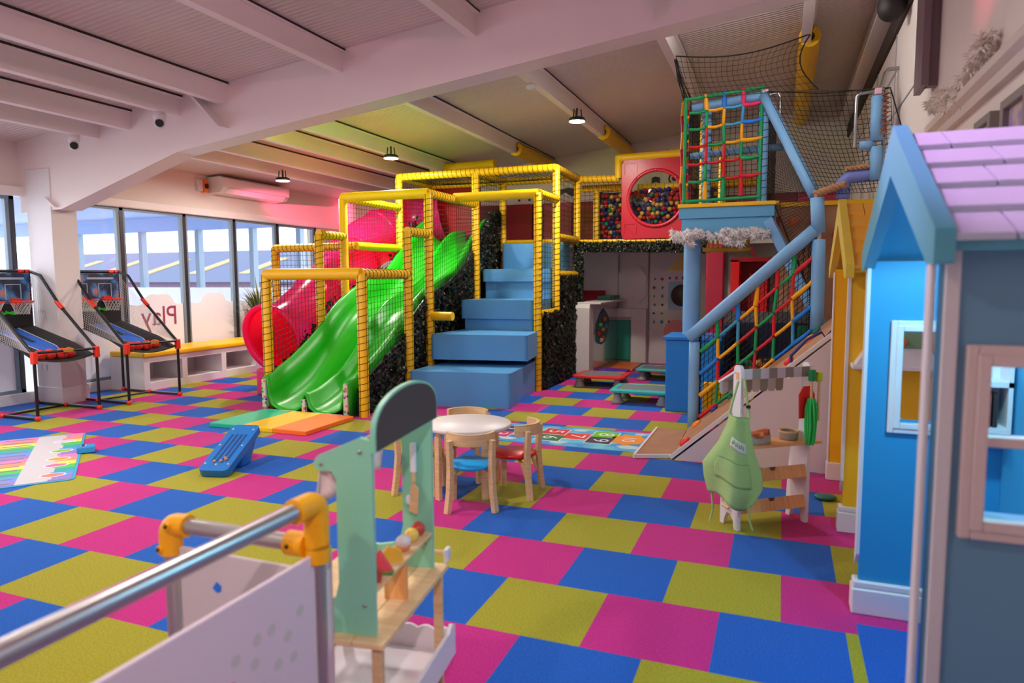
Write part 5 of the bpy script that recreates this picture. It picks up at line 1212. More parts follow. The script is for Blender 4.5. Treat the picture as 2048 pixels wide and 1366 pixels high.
def gable_roof(par, yc, half, zp, ze, xf, xb, mroof, mbarge, rows=5):
    q = MB(); t = 0.02
    for s_ in (-1, 1):
        q.prism([(yc, zp-0.03), (yc+s_*half, ze-0.03), (yc+s_*half, ze-0.005), (yc, zp-0.005)], 'x', xf+0.01, xb)
    q.build('roof_deck', mbarge, par)
    q = MB(); Lx = xb-xf; random.seed(int(yc*100)+3)
    for s_ in (-1, 1):
        for k in range(rows):
            f0, f1 = k/rows, (k+1.12)/rows
            ya, za = yc+s_*half*f0, zp+(ze-zp)*f0; yb, zb = yc+s_*half*f1, zp+(ze-zp)*f1
            lift = 0.017
            cut = xf + 0.035 + Lx*(0.16, 0.34, 0.25, 0.42, 0.2)[k % 5]
            for a, b_ in ((xf+0.03, cut-0.0), (cut+0.005, xb)):
                if a >= xb: continue
                b_ = min(b_, xb)
                q.prism([(ya, za), (yb, zb+lift), (yb, zb+lift-0.016), (ya, za-0.012)], 'x', a, b_)
    q.build('shingle_rows', mroof, par)
    q = MB(); w = 0.085
    for s_ in (-1, 1):
        slope = (ze-zp)/half
        q.prism([(yc, zp+0.03), (yc+s_*(half+0.02), ze+0.03+0.02*slope), (yc+s_*(half+0.02), ze-0.06), (yc+s_*(half-0.06), ze-0.06+0.0), (yc, zp-0.13)], 'x', xf-0.012, xf+0.03)
    q.build('barge_board', mbarge, par, bevel=0.004)
HB = mat('house_blue', (44, 150, 204), 0.5); HB_GREYED = mat('house_blue_greyed_by_light', (110, 158, 190), 0.5); HY = mat('house_yellow', (246, 190, 24), 0.5); HTRIM = mat('house_trim', (226, 222, 228), 0.4)
RBL = mat('roof_light_blue', (190, 198, 226), 0.45); BBL = mat('barge_blue', (88, 172, 198), 0.45); RYE = mat('roof_yellow', (240, 176, 48), 0.45); BYE = mat('barge_yellow', (226, 200, 70), 0.45)
h1 = thing('playhouse', 'blue wooden playhouse with pink-lit shingle roof, nearest the camera along the right wall', 'playhouse', (1.8, 0.05, 0), 'gabled playhouses')
q = MB(); wall_with_window(q, -0.62, -0.57, 1.572, 2.09, 1.56, 1.675, 1.96, 0.885, 1.255); q.build('near_side_wall', HB_GREYED, h1)  # house blue greyed, the dull pinkish light on this wall put into the colour
q = MB(); wall_with_window(q, 0.72, 0.77, 1.562, 2.09, 1.53, 1.69, 1.87, 0.86, 1.235); q.build('far_side_wall', HB, h1)
q = MB(); q.box(2.06, 2.09, -0.57, 0.72, 0, 1.55); q.prism([(-0.6, 1.55), (0.75, 1.55), (0.04, 1.92)], 'x', 2.06, 2.09); q.build('back_panel', HB, h1)
q = MB(); frame_trim(q, -0.645, -0.615, 1.628, 2.01, 0.835, 1.305, 0.05); q.box(1.675, 1.96, -0.63, -0.59, 1.06, 1.085); q.build('window_frame', mat('pinkish_trim', (226, 204, 202), 0.4), h1, bevel=0.004)
q = MB(); frame_trim(q, 0.70, 0.73, 1.645, 1.915, 0.81, 1.285, 0.045); q.build('window_frame', HTRIM, h1, bevel=0.004)
q = MB(); q.box(1.548, 1.562, -0.612, -0.555, 0.0, 1.54); q.box(1.576, 1.61, -0.632, -0.62, 0.0, 1.54); q.build('corner_trim', HTRIM, h1, bevel=0.005)
q = MB(); q.prism([(0.715, 0.26), (0.775, 0.20), (0.775, 1.52), (0.715, 1.52)], 'x', 1.548, 1.562); q.build('corner_trim', HTRIM, h1, bevel=0.004)
q = MB(); q.box(1.535, 2.06, 0.69, 0.79, 0, 0.115); q.box(1.54, 2.06, 0.70, 0.78, 0.115, 0.145); q.build('skirting', HTRIM, h1, bevel=0.008)
gable_roof(h1, 0.04, 0.75, 1.925, 1.555, 1.545, 2.09, RBL, BBL)
pk = thing('puck_lamp', 'small round lamp under the roof inside the blue playhouse', 'lamp', (1.85, 0.05, 1.72))
q = MB(); q.lathe([(0.04, 0.02), (0.045, 0.0), (0, -0.004)], 18, (1.85, 0.05, 1.72)); q.build('diffuser', LAMP, pk)
q = MB(); q.tube([(1.85, 0.05, 1.74), (1.85, 0.05, 1.88)], 0.006, 6); q.build('hanger', BLACK, pk)
l = light('puck_light', 'SPOT', (0, 0, -0.02), 26, (0.35, 0.85, 1.0), size=0.04, angle=170, blend=0.3); l.parent = pk
bs = thing('wall_bookshelf', 'small white shelf holding picture books inside the blue playhouse', 'shelf', (1.98, 0.62, 0.84))
q = MB(); q.box(1.885, 2.05, 0.58, 0.715, 0.86, 0.88); q.box(1.885, 2.05, 0.58, 0.715, 1.04, 1.06); q.box(1.885, 1.90, 0.58, 0.715, 0.88, 1.15); q.box(2.035, 2.05, 0.58, 0.715, 0.88, 1.15); q.box(1.90, 2.035, 0.70, 0.715, 0.88, 1.15); q.build('frame', HTRIM, bs)
for k, (c, n_) in enumerate((((60, 96, 140), 'blue'), ((40, 30, 34), 'black'), ((130, 60, 56), 'brown red'), ((56, 44, 44), 'dark brown'))):
    q = MB(); q.box(1.925+0.022*k, 1.940+0.022*k, 0.59, 0.69, 0.881, 0.99+0.008*k); tag(q.build('picture_book', mat('book_%d' % k, c, 0.5), bevel=0.002), '%s picture book standing on the white shelf in the blue playhouse' % n_, 'book', 'picture books in the playhouse')
h2 = thing('playhouse', 'yellow wooden playhouse farther along the right wall, beside the climbing ramp', 'playhouse', (1.8, 2.5, 0), 'gabled playhouses')
q = MB(); q.box(1.575, 2.09, 1.76, 1.81, 0, 1.53); q.build('near_side_wall', HY, h2)
q = MB(); q.box(1.565, 2.09, 2.86, 2.90, 0, 1.52); q.build('far_side_wall', HY, h2)
q = MB(); q.box(2.06, 2.09, 1.81, 2.86, 0, 1.9); q.build('back_panel', HY, h2)
q = MB(); q.prism([(1.755, 0.30), (1.815, 0.22), (1.815, 1.50), (1.755, 1.50)], 'x', 1.56, 1.575); q.build('corner_trim', HTRIM, h2, bevel=0.004)
q = MB(); q.box(1.553, 1.565, 2.855, 2.905, 0.12, 1.50); q.build('corner_trim', HTRIM, h2, bevel=0.004)
q = MB(); q.box(1.548, 2.06, 1.735, 1.825, 0, 0.12); q.box(1.553, 2.06, 1.742, 1.82, 0.12, 0.15); q.build('skirting', HTRIM, h2, bevel=0.008)
q = MB(); q.box(1.548, 2.06, 2.84, 2.915, 0, 0.13); q.build('skirting', HTRIM, h2, bevel=0.008)
q = MB(); q.prism([(1.60, 0.985), (1.665, 1.09), (1.95, 1.09), (2.0, 0.985)], 'y', 1.63, 1.76); q.box(1.585, 2.02, 1.615, 1.76, 0.965, 0.987); q.build('window_hood', HTRIM, h2, bevel=0.004)
q = MB(); q.beam((1.72, 1.752, 1.30), (1.90, 1.752, 1.12), 0.03, 0.016, up=(0, 1, 0)); q.beam((1.70, 1.752, 0.80), (1.9, 1.752, 0.62), 0.03, 0.016, up=(0, 1, 0)); q.build('diagonal_trim', HTRIM, h2)
gable_roof(h2, 2.36, 0.72, 1.93, 1.52, 1.545, 2.09, RYE, BYE)
gx = thing('toy_mailbox', 'sage green toy mailbox with an orange knob fixed to the yellow playhouse wall', 'toy', (1.82, 1.66, 1.0))
q = MB(); q.box(1.76, 1.92, 1.62, 1.70, 1.085, 1.17); q.box(1.76, 1.92, 1.62, 1.70, 1.0, 1.075) if False else None; q.build('body', mat('sage_green', (126, 160, 128), 0.5), gx, bevel=0.008)
q = MB(); q.sphere((1.82, 1.61, 1.12), 0.02, 12, 8); q.build('knob', mat('knob_orange', (240, 110, 40), 0.4), gx)

# ================================================================== WHITE TOY MARKET STALL
STW = mat('stall_white', (236, 232, 238), 0.4)
sx = math.atan2(0.29, 0.37)
stl = thing('market_stall', 'white wooden toy market stall with pine bins and a checked awning', 'toy stall', (1.02, 1.55, 0), None, sx, local=True)
SM = Matrix.Translation((1.02, 1.55, 0)) @ Matrix.Rotation(sx, 4, 'Z')
prof = [(0, 0), (0.035, 0), (0.045, 0.05), (0.075, 0.08), (0.11, 0.08), (0.13, 0.04), (0.14, 0.0), (0.175, 0), (0.175, 0.12), (0.165, 0.30), (0.15, 0.42), (0.12, 0.50), (0.085, 0.56), (0.075, 0.66), (0.072, 0.92), (0.065, 0.955), (0.05, 0.965), (0.02, 0.965), (0.005, 0.95), (0, 0.92)]
for x in (0.0, 0.47):
    q = MB(); q.prism(prof, 'x', x-0.01, x+0.012); q.build('side_panel', STW, stl, world=False, bevel=0.003)
q = MB(); q.box(-0.014, -0.009, 0.02, 0.042, 0.885, 0.925); q.box(-0.014, -0.009, 0.02, 0.042, 0.13, 0.17); q.box(-0.014, -0.009, 0.14, 0.16, 0.13, 0.17); q.tube([(-0.03, 0.06, 0.12), (-0.03, 0.12, 0.12)], 0.008, 8); q.build('wood_peg', PINEX, stl, world=False)
q = MB(); q.box(-0.0, 0.54, -0.03, 0.15, 0.485, 0.50); q.build('counter', PINEX, stl, world=False, bevel=0.003)
for z in (0.10, 0.285):
    q = MB(); M_ = Matrix.Translation((0, -0.005, z)) @ Matrix.Rotation(-0.35, 4, 'X')
    q.box(0.012, 0.46, 0, 0.014, 0, 0.075, 0, M_); q.box(0.012, 0.46, 0.014, 0.14, 0, 0.012, 0, M_); q.box(0.012, 0.46, 0.14, 0.152, 0, 0.06, 0, M_); q.box(0.225, 0.24, 0.014, 0.14, 0.012, 0.07, 0, M_)
    q.prism([(0.21, 0.075), (0.255, 0.075), (0.245, 0.055), (0.22, 0.055)], 'y', -0.002, 0.0, 1, M_)
    q.build('bin', [PINEX, mat('notch_dark', (110, 66, 40), 0.6)], stl, world=False)
CHK = [mat('check_pink_white', (214, 200, 206), 0.8), mat('check_taupe', (150, 142, 132), 0.8)]
q = MB()
for k in range(8): q.box(0.012+0.056*k, 0.012+0.056*(k+1), 0.004, 0.010, 0.885, 0.945, k % 2)
q.build('valance', CHK, stl, world=False)
q = MB()
for k in range(8):
    a, b_ = 0.012+0.056*k-0.02, 0.012+0.056*(k+1)-0.02
    q.add([(a, 0.02, 0.935), (b_, 0.02, 0.935), (b_, 0.21, 0.845), (a, 0.21, 0.845)], [(0, 1, 2, 3)], k % 2)
    q.prism([(a, 0.845), (b_, 0.845), (b_, 0.79), ((a+b_)/2+0.018, 0.772), ((a+b_)/2-0.018, 0.772), (a, 0.79)], 'y', 0.208, 0.211, k % 2)
q.build('awning_cloth', [mat('sheer_white', (216, 214, 210), 0.8, alpha=0.75), mat('sheer_taupe', (170, 166, 154), 0.8, alpha=0.8)], stl, world=False)
for x in (-0.01, 0.48):
    q = MB(); q.beam((x, 0.05, 0.93), (x, 0.215, 0.845), 0.01, 0.012); q.build('awning_arm', STW, stl, world=False)
def S(x, y, z): return SM @ Vector((x, y, z))
# goods on the counter
cr_ = thing('produce_box', 'clear plastic box of orange and red toy vegetables on the stall counter', 'box', tuple(S(0.12, 0.06, 0.5)), None, sx, local=True)
q = MB(); q.box(-0.08, 0.08, -0.06, 0.06, 0, 0.004); q.box(-0.08, 0.08, -0.06, -0.056, 0, 0.055); q.box(-0.08, 0.08, 0.056, 0.06, 0, 0.055); q.box(-0.08, -0.076, -0.06, 0.06, 0, 0.055); q.box(0.076, 0.08, -0.06, 0.06, 0, 0.055); q.build('tub', mat('cloudy_plastic', (206, 200, 192), 0.3, alpha=0.6), cr_)
random.seed(4)
for k, (nm, c) in enumerate((('carrot', (240, 120, 60)), ('carrot', (240, 126, 70)), ('carrot', (236, 110, 54)), ('tomato', (220, 60, 50)), ('radish', (226, 80, 90)))):
    p = S(0.07+0.03*k, 0.04+0.012*(k % 3), 0.545+0.012*(k % 2)); q = MB()
    if nm == 'carrot': q.tube([p, p+Vector((0.04, -0.01+0.015*k, 0.012)), p+Vector((0.09, -0.02+0.02*k, 0.02))], [0.008, 0.016, 0.019], 10); 
    else: q.sphere(p, 0.024, 12, 8)
    tag(q.build('toy_'+nm, mat('veg_%d_%d_%d' % c, c, 0.5)), '%s toy %s lying in the clear box on the stall counter' % (('first', 'second', 'third')[k] if k < 3 else 'round red', nm), 'toy vegetable', 'toy vegetables on the stall')
cl_ = thing('round_basket', 'small grey round basket with a wooden lid rim on the stall counter', 'basket', tuple(S(0.38, 0.07, 0.5)), None, 0, local=True)
q = MB(); q.lathe([(0.05, 0), (0.056, 0.045), (0.05, 0.045), (0.046, 0.004), (0, 0.004)], 20); q.build('body', mat('basket_grey', (168, 160, 146), 0.8), cl_)
q = MB(); q.lathe([(0.057, 0.045), (0.06, 0.055), (0.05, 0.056), (0.05, 0.045)], 20, ring=True); q.build('rim', WOOD, cl_)
MOPG = mat('mop_green', (56, 214, 104), 0.8)
mp = thing('toy_mop', 'toy mop with a green yarn head hanging on the stall upright', 'toy mop', tuple(S(0.44, -0.04, 0.9)), None, 0, local=True)
q = MB(); q.tube([(0, 0, -0.02), (0, 0, -0.16)], 0.008, 8); q.build('handle', WOOD, mp)
q = MB(); q.tube([(0, 0, -0.035), (0, 0, 0.03)], 0.02, 12); q.build('grip', mat('grip_green', (20, 140, 80), 0.4), mp)
q = MB(); random.seed(8)
for k in range(46):
    a = random.uniform(0, 2*PI); r = random.uniform(0.008, 0.036); z1_ = -0.40+random.uniform(-0.02, 0.03)
    q.tube([(r*0.5*math.cos(a), r*0.5*math.sin(a), -0.14), (r*math.cos(a), r*math.sin(a), -0.20), (r*0.95*math.cos(a+0.2), r*math.sin(a+0.2), -0.30), (r*0.75*math.cos(a), r*0.75*math.sin(a), z1_)], 0.006, 5)
q.build('yarn_head', MOPG, mp)
br = thing('toy_broom', 'toy broom with a lime green cap hanging behind the green mop', 'toy broom', tuple(S(0.455, -0.04, 0.89)), None, 0, local=True)
q = MB(); q.tube([(0.028, 0.01, 0.0), (0.028, 0.01, -0.26)], 0.008, 8); q.build('handle', WOOD, br)
q = MB(); q.tube([(0.028, 0.01, -0.03), (0.028, 0.01, 0.025)], 0.018, 12); q.build('grip', mat('grip_lime', (190, 220, 30), 0.4), br)
dp = thing('toy_dustpan', 'red toy dustpan hanging behind the toy broom handles', 'toy dustpan', tuple(S(0.43, -0.005, 0.78)), None, sx, local=True)
q = MB(); q.prism([(-0.045, -0.14), (0.055, -0.14), (0.06, 0.0), (0.03, 0.05), (-0.02, 0.05), (-0.05, 0.0)], 'y', -0.006, 0.0); q.build('pan', mat('dustpan_red', (240, 30, 34), 0.4), dp, bevel=0.004)
tl = MB(); tl.sphere((1.52, 2.35, 0.02), 0.06, 16, 8, sc=(1.2, 1, 0.3)); tag(tl.build('teal_disc', mat('teal_toy', (20, 110, 100), 0.5)), 'flat teal toy disc on the carpet behind the market stall', 'toy')
# apron hung on the stall
AP = mat('apron_green', (172, 204, 130), 0.85, bump=(120, 0.25))
ap = thing('apron', 'light green child apron hanging on the front upright of the market stall', 'apron', (1.0, 1.5, 0.4))
wl_ = [(0, 0.955), (0.12, 0.945), (0.35, 0.90), (0.62, 0.815), (0.8, 0.825), (1.0, 0.85)]; wr_ = [(0, 1.065), (0.12, 1.07), (0.35, 1.09), (0.65, 1.14), (0.82, 1.145), (1.0, 1.10)]
def APt(u, v):
    x = interp(wl_, v)*(1-u)+interp(wr_, v)*u
    zt_ = 0.695-0.02*u + 0.0; zb_ = 0.235 - 0.10*u + 0.05*max(0, u-0.8)/0.2 + 0.02*math.sin(PI*u*2)
    z = zt_*(1-v)+zb_*v
    y = 1.505 - 0.05*math.sin(PI*min(1, u*1.3)) - 0.022*math.sin(u*11+v*2)*v - 0.03*v*math.sin(PI*u)
    return (x, y, z)
q = MB(); q.grid(APt, 30, 26); apc = q.build('cloth', AP, ap, solid=0.004)
q = MB(); q.grid(lambda u, v: Vector(APt(0.2+0.62*u, 0.50+0.26*v))+Vector((0, -0.006, 0)), 16, 8); q.build('pocket', AP, ap, solid=0.003)
q = MB(); q.tube([Vector(APt(u/12, 0.0))+Vector((0, -0.002, 0)) for u in range(13)], 0.004, 5); q.tube([Vector(APt(0.2+0.62*u/12, 0.50))+Vector((0, -0.008, 0)) for u in range(13)], 0.004, 5); q.build('hem', mat('apron_hem', (158, 190, 114), 0.85), ap)
q = MB(); q.grid(lambda u, v: Vector(APt(0.34+0.46*u, 0.235+0.11*v+0.045*u))+Vector((0, -0.006, 0)), 10, 4); q.build('label_patch', mat('patch_white', (228, 230, 222), 0.7), ap, solid=0.001)
q = MB()
for k in range(7): q.grid(lambda u, v, k=k: Vector(APt(0.38+0.055*k+0.03*u, 0.255+0.006*k+0.045*v+(0.0 if k % 2 else 0.012)))+Vector((0, -0.009, 0)), 2, 2)
q.build('patch_print', mat('patch_print_green', (160, 196, 130), 0.7), ap, solid=0.001)
q = MB()
for s0, s1, mid in ((APt(0, 0), (1.0, 1.50, 0.885), 0.5), (APt(1, 0), (1.03, 1.53, 0.90), 0.5)):
    q = MB(); q.tube([s0, (Vector(s0)+Vector(s1))/2+Vector((0, -0.01, 0)), s1], 0.007, 4); q.build('strap', AP, ap)
for pts in ([(0.87, 1.5, 0.24), (0.875, 1.53, 0.12), (0.86, 1.52, 0.05)], [(1.07, 1.47, 0.18), (1.08, 1.47, 0.10), (1.10, 1.47, 0.04)]):
    q = MB(); q.tube(pts, 0.006, 4); q.build('waist_tie', AP, ap)
q = MB(); q.box(1.045, 1.07, 1.485, 1.495, 0.735, 0.752); q.build('buckle', BLACK, ap)

# ================================================================== MINT PLAY KITCHEN / SHOP COUNTER
MINT = mat('mint_board', (140, 212, 182), 0.45); ang = math.radians(8)
kt = thing('play_shop', 'mint green and birch toy shop counter with a chalkboard arch, behind the metal fence', 'toy shop', (0.21, -0.97, 0), None, ang, local=True)
KM = Matrix.Translation((0.21, -0.97, 0)) @ Matrix.Rotation(ang, 4, 'Z')
def K(x, y, z): return KM @ Vector((x, y, z))
q = MB(); q.box(-0.42, -0.10, 0, 0.57, 0.432, 0.45); q.box(-0.098, 0, 0, 0.57, 0.432, 0.45); q.build('counter', WOODX, kt, world=False, bevel=0.003)
for x, y in ((-0.03, 0.03), (-0.03, 0.54), (-0.39, 0.03), (-0.39, 0.54)):
    q = MB(); q.box(x-0.015, x+0.015, y-0.012, y+0.012, 0, 0.432); q.build('leg', WOOD, kt, world=False, bevel=0.003)
kp = [(-0.04, 0.45), (-0.04, 1.005), (-0.05, 1.02), (-0.075, 1.025), (-0.205, 0.968), (-0.218, 0.95), (-0.215, 0.932), (-0.20, 0.925), (-0.165, 0.925), (-0.15, 0.90), (-0.15, 0.60), (-0.16, 0.56), (-0.19, 0.53), (-0.24, 0.52), (-0.36, 0.52), (-0.37, 0.45)]
for y in (0.045, 0.525):
    q = MB(); q.prism(kp, 'y', y-0.008, y+0.008); pn = q.build('side_panel', MINT, kt, world=False, bevel=0.003)
    q = MB()
    for (x, z) in ((-0.075, 0.985), (-0.195, 0.945), (-0.07, 0.54)): q.lathe([(0.0, 0.003), (0.006, 0.003), (0.006, 0)], 10, M=Matrix.Translation((x, y-0.009, z)) @ Matrix.Rotation(PI/2, 4, 'X'))
    q.build('screw', STEEL, pn, world=False)
arc = [(0.03, 0.985)] + [(0.285-0.255*math.cos(PI*k/24), 1.03+0.115*math.sin(PI*k/24)**0.8) for k in range(25)] + [(0.54, 0.985)]
q = MB(); q.prism(arc, 'x', -0.04, -0.026); q.build('arch_board', MINT, kt, world=False)
ins = [(0.285+(p[0]-0.285)*0.955, 0.985+(p[1]-0.985)*0.93+0.003) for p in arc]
q = MB(); q.prism(ins, 'x', -0.026, -0.023); q.build('chalkboard', mat('chalkboard_grey', (74, 66, 64), 0.7), kt, world=False)
q = MB(); q.box(-0.115, -0.04, 0.053, 0.517, 0.572, 0.582); q.build('shelf', WOODX, kt, world=False, bevel=0.002)
q = MB(); q.prism([(-0.115, 0.45), (-0.04, 0.45), (-0.04, 0.572), (-0.115, 0.572)], 'y', 0.27, 0.285); q.build('shelf_bracket', PINEX, kt, world=False)
q = MB(); q.tube([(-0.205, 0.045, 0.945), (-0.205, 0.525, 0.945)], 0.006, 8); q.build('awning_rod', WOOD, kt, world=False)
q = MB(); q.grid(lambda u, v: (-0.205-0.012*math.sin(u*26)*v-0.02*v, 0.055+0.465*u, 0.947-0.125*v-0.012*abs(math.sin(u*PI*5))*v), 40, 6); q.build('awning_cloth', mat('awning_pinkish', (226, 214, 216), 0.85, noise=(16, (222, 180, 190), 0.5, 0.62)), kt, world=False, solid=0.003)
q = MB(); q.grid(lambda u, v: (-0.205+0.055*u-0.012*v*(1-u), 0.062+0.008*math.sin(u*9), 0.943-(0.115-0.03*u)*v), 8, 6); q.build('awning_side', MATS['awning_pinkish'], kt, world=False, solid=0.003)
# scalloped white tray underneath
q = MB(); q.box(-0.46, -0.0, -0.02, 0.60, 0.10, 0.112)
def scal(n_, L0, L1):
    pts = [(L0, 0.112)] + [(L1, 0.112)]; up = []
    m_ = n_*6
    for k in range(m_+1): up.append((L1-(L1-L0)*k/m_, 0.185+0.012*abs(math.sin(PI*k/6))))
    return pts + up
q.prism(scal(9, -0.02, 0.60), 'x', -0.46, -0.448); q.prism(scal(7, -0.46, 0.0), 'y', 0.588, 0.60); q.prism(scal(7, -0.46, 0.0), 'y', -0.02, -0.008)
q.prism([(-0.02, 0.10), (0.60, 0.10), (0.60, 0.21), (0.57, 0.225), (0.54, 0.205), (0.02, 0.20), (-0.02, 0.21)], 'x', -0.002, 0.012)
q.build('scalloped_tray', mat('tray_white', (236, 230, 236), 0.4), kt, world=False)
q = MB(); q.tube([(-0.10, 0.60, 0.475), (-0.02, 0.60, 0.475)], 0.009, 10); q.build('towel_rail', WOOD, kt, world=False)
q = MB(); q.box(-0.02, -0.004, 0.565, 0.61, 0.45, 0.50); q.build('rail_end', STW, kt, world=False, bevel=0.006)
# play food on the shelf
def food(name, lab, y, build):
    q = MB(); build(q, K(-0.078, y, 0.582)); return q
q = MB(); q.sphere(K(-0.078, 0.475, 0.606), 0.025, 16, 10); o = q.build('toy_apple', mat('apple_red', (206, 70, 54), 0.4)); tag(o, 'red toy apple at the far end of the mint shop shelf', 'toy fruit', 'toy food on the mint shop shelf')
q = MB(); q.sphere(K(-0.078, 0.415, 0.606), 0.025, 16, 10, sc=(1, 1.1, 0.98)); tag(q.build('toy_lemon', mat('lemon_yellow', (246, 206, 90), 0.4)), 'yellow toy lemon next to the red apple on the mint shop shelf', 'toy fruit', 'toy food on the mint shop shelf')
cc = thing('toy_cupcake', 'white topped toy cupcake in the middle of the mint shop shelf', 'toy cake', tuple(K(-0.078, 0.345, 0.582)), 'toy food on the mint shop shelf', 0, local=True)
q = MB(); q.lathe([(0.018, 0), (0.025, 0.02), (0, 0.02)], 18); q.build('case', mat('case_orange', (226, 140, 90), 0.5), cc)
q = MB(); q.sphere((0, 0, 0.028), 0.026, 16, 10, sc=(1, 1, 0.85)); q.build('icing', mat('icing_white', (226, 216, 214), 0.5), cc)
q = MB(); Mm = Matrix.Translation(K(-0.078, 0.25, 0.582)) @ Matrix.Rotation(ang+0.5, 4, 'Z')
q.prism([(-0.035, 0), (0.035, 0), (0.03, 0.03), (0.012, 0.05), (0.0, 0.042), (-0.012, 0.052), (-0.03, 0.03)], 'y', -0.011, 0.011, 0, Mm); tag(q.build('toy_cheese', mat('cheese_yellow', (240, 190, 60), 0.5), bevel=0.004), 'yellow notched toy cheese slice on the mint shop shelf', 'toy food', 'toy food on the mint shop shelf')
wm = thing('toy_watermelon', 'pink toy watermelon wedge with a green rind on the mint shop shelf', 'toy fruit', tuple(K(-0.078, 0.155, 0.582)), 'toy food on the mint shop shelf', ang+0.2, local=True)
q = MB(); q.prism([(-0.04, 0.012), (0.04, 0.012), (0.0, 0.075)], 'y', -0.011, 0.011); q.build('flesh', mat('melon_pink', (236, 84, 100), 0.5), wm, bevel=0.003)
q = MB(); q.box(-0.043, 0.043, -0.012, 0.012, 0, 0.012); q.build('rind', mat('melon_green', (90, 150, 70), 0.5), wm, bevel=0.003)
q = MB(); q.prism([(-0.028, 0), (0.028, 0), (0.032, 0.03), (0, 0.062), (-0.032, 0.03)], 'y', -0.012, 0.012, 0, Matrix.Translation(K(-0.078, 0.10, 0.582)) @ Matrix.Rotation(ang+0.3, 4, 'Z')); tag(q.build('toy_strawberry', mat('berry_brown_red', (190, 74, 60), 0.5), bevel=0.006), 'dark red toy strawberry beside the watermelon wedge', 'toy fruit', 'toy food on the mint shop shelf')
sp = thing('toy_spatula', 'wooden toy spatula and white spoon hanging inside the far mint panel', 'toy utensil', tuple(K(-0.10, 0.50, 0.9)), None, ang, local=True)
q = MB(); q.tube([(0, 0, -0.03), (0, 0, -0.14)], 0.008, 8); q.prism([(-0.016, -0.24), (0.014, -0.25), (0.02, -0.16), (0.0, -0.14), (-0.01, -0.15)], 'y', -0.008, 0.0); q.build('blade', WOOD, sp)
q = MB(); q.tube([(0.0, -0.002, 0.0), (0.0, -0.002, -0.10)], 0.011, 10); q.sphere((-0.018, -0.006, -0.2), 0.014, 10, 8, sc=(0.7, 0.5, 1.3)); q.build('white_grip', STW, sp)
cd = thing('card_reader', 'small mint and black toy till handset lying on the birch counter by the fence', 'toy till', tuple(K(-0.20, 0.06, 0.45)), None, 0.3, local=True)
q = MB(); q.prism(rounded(-0.05, 0.05, -0.03, 0.03, 0.012), 'z', 0, 0.02); q.build('body', MINT, cd, bevel=0.004)
q = MB(); q.box(-0.06, -0.045, -0.02, 0.02, 0.002, 0.014); q.build('slot', BLACK, cd)

# ================================================================== METAL TUBE FENCE IN THE FOREGROUND
FYEL = mat('fence_yellow', (252, 178, 6), 0.4); BRUSH = mat('brushed_aluminium', (190, 188, 188), 0.32, 0.85); FPAN = mat('fence_panel', (224, 206, 218), 0.45)
fe = thing('tube_fence', 'brushed metal tube play fence with yellow elbows and pale perforated panels', 'fence', (0.06, -1.05, 0))
q = MB(); q.tube([(0.055, -1.10, 0.865), (0.055, -3.2, 0.865)], 0.023, 24); q.build('top_rail', BRUSH, fe)
q = MB(); q.tube([(0.01, -1.055, 0.745), (-0.42, -1.06, 0.745)], 0.023, 24); q.build('cross_rail', BRUSH, fe)
q = MB(); q.tube([(0.055, -1.045, 0), (0.055, -1.045, 0.80)], 0.021, 24); q.build('post', BRUSH, fe)
q = MB(); q.tube([(-0.46, -1.06, 0), (-0.46, -1.06, 0.69)], 0.021, 24); q.build('post', BRUSH, fe)
def elbow(name, pts, r, bolts):
    q = MB(); q.tube(pts, r, 24); e_ = q.build(name, FYEL, fe)
    for (p, d) in bolts:
        p = Vector(p); d = Vector(d).normalized(); b_ = MB(); b_.tube([p, p+d*0.006], 0.012, 14); b_.build('bolt_boss', FYEL, e_)
        b_ = MB(); b_.tube([p+d*0.004, p+d*0.010], 0.006, 10); b_.build('bolt', mat('bolt_dark', (46, 36, 30), 0.4), e_)
def bend(p0, corner, p1, n_=6):
    p0, c_, p1 = Vector(p0), Vector(corner), Vector(p1); a = c_+(p0-c_).normalized()*0.035; b_ = c_+(p1-c_).normalized()*0.035
    return [p0] + [a*(1-t)**2 + c_*2*t*(1-t) + b_*t*t for t in [k/n_ for k in range(n_+1)]] + [p1]
elbow('corner_elbow', bend((0.055, -1.135, 0.865), (0.055, -1.045, 0.865), (0.055, -1.045, 0.74)), 0.034, [((0.021, -1.10, 0.865), (-1, 0, 0))])
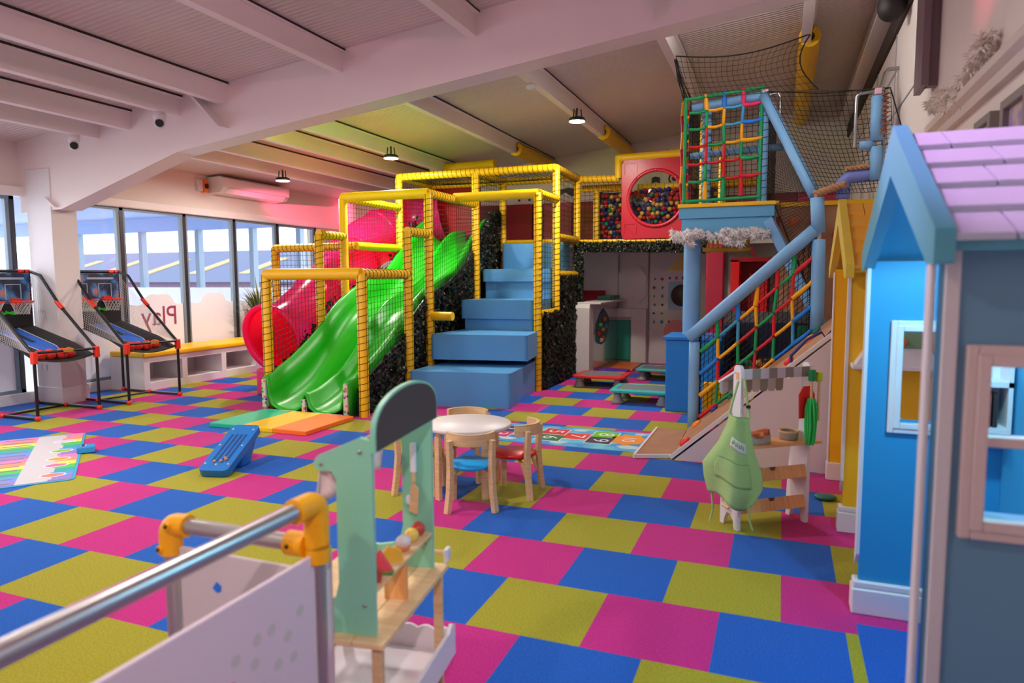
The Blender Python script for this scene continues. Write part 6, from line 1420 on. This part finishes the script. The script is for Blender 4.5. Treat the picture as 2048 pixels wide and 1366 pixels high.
elbow('corner_elbow', bend((-0.39, -1.06, 0.745), (-0.46, -1.06, 0.745), (-0.46, -1.06, 0.655)), 0.033, [((-0.435, -1.093, 0.75), (0, -1, 0)), ((-0.47, -1.091, 0.675), (-0.2, -1, 0))])
elbow('tee_joint', [(0.03, -1.055, 0.745), (-0.03, -1.056, 0.745)], 0.034, [((-0.005, -1.089, 0.75), (0, -1, 0))])
elbow('collar', [(0.055, -1.045, 0.75), (0.055, -1.045, 0.70)], 0.034, [])
q = MB(); q.box(0.046, 0.060, -3.2, -0.985, 0.10, 0.725); pnl = q.build('side_panel', FPAN, fe, bevel=0.004)
q = MB(); random.seed(6)
for (y, z) in ((-1.13, 0.60), (-1.18, 0.555), (-1.24, 0.60), (-1.22, 0.50), (-1.30, 0.545), (-1.29, 0.60), (-1.36, 0.585), (-1.16, 0.49), (-1.28, 0.47), (-1.37, 0.51), (-1.43, 0.54), (-1.44, 0.46)):
    q = MB(); q.lathe([(0.0, 0.0008), (0.015, 0.0008), (0.015, 0)], 18, smooth=False, M=Matrix.Translation((0.0602, y, z)) @ Matrix.Rotation(PI/2, 4, 'Y')); q.build('cut_dot', mat('dot_grey', (204, 196, 196), 0.6), pnl)
q = MB(); q.lathe([(0.0, 0.003), (0.009, 0.003), (0.009, 0)], 14, M=Matrix.Translation((0.0605, -1.375, 0.53)) @ Matrix.Rotation(PI/2, 4, 'Y')); q.build('pink_dot', mat('dot_pink', (240, 30, 130), 0.5), pnl)
q = MB(); q.lathe([(0.006, 0.004), (0.014, 0.004), (0.014, 0), (0.006, 0)], 18, ring=True, M=Matrix.Translation((0.0605, -1.035, 0.655)) @ Matrix.Rotation(PI/2, 4, 'Y')); q.build('screw_ring', mat('screw_dark', (90, 90, 110), 0.3, 0.7), pnl)
q = MB(); q.box(-0.425, -0.02, -1.066, -1.054, 0.10, 0.68); p2 = q.build('end_panel', mat('fence_panel_grey', (206, 198, 200), 0.45), fe, bevel=0.004)
q = MB(); q.prism([(-0.30, 0.575), (-0.285, 0.562), (-0.27, 0.568), (-0.268, 0.585), (-0.285, 0.595)], 'y', -1.068, -1.066); q.build('blue_dot', mat('dot_blue', (30, 120, 230), 0.5), p2)
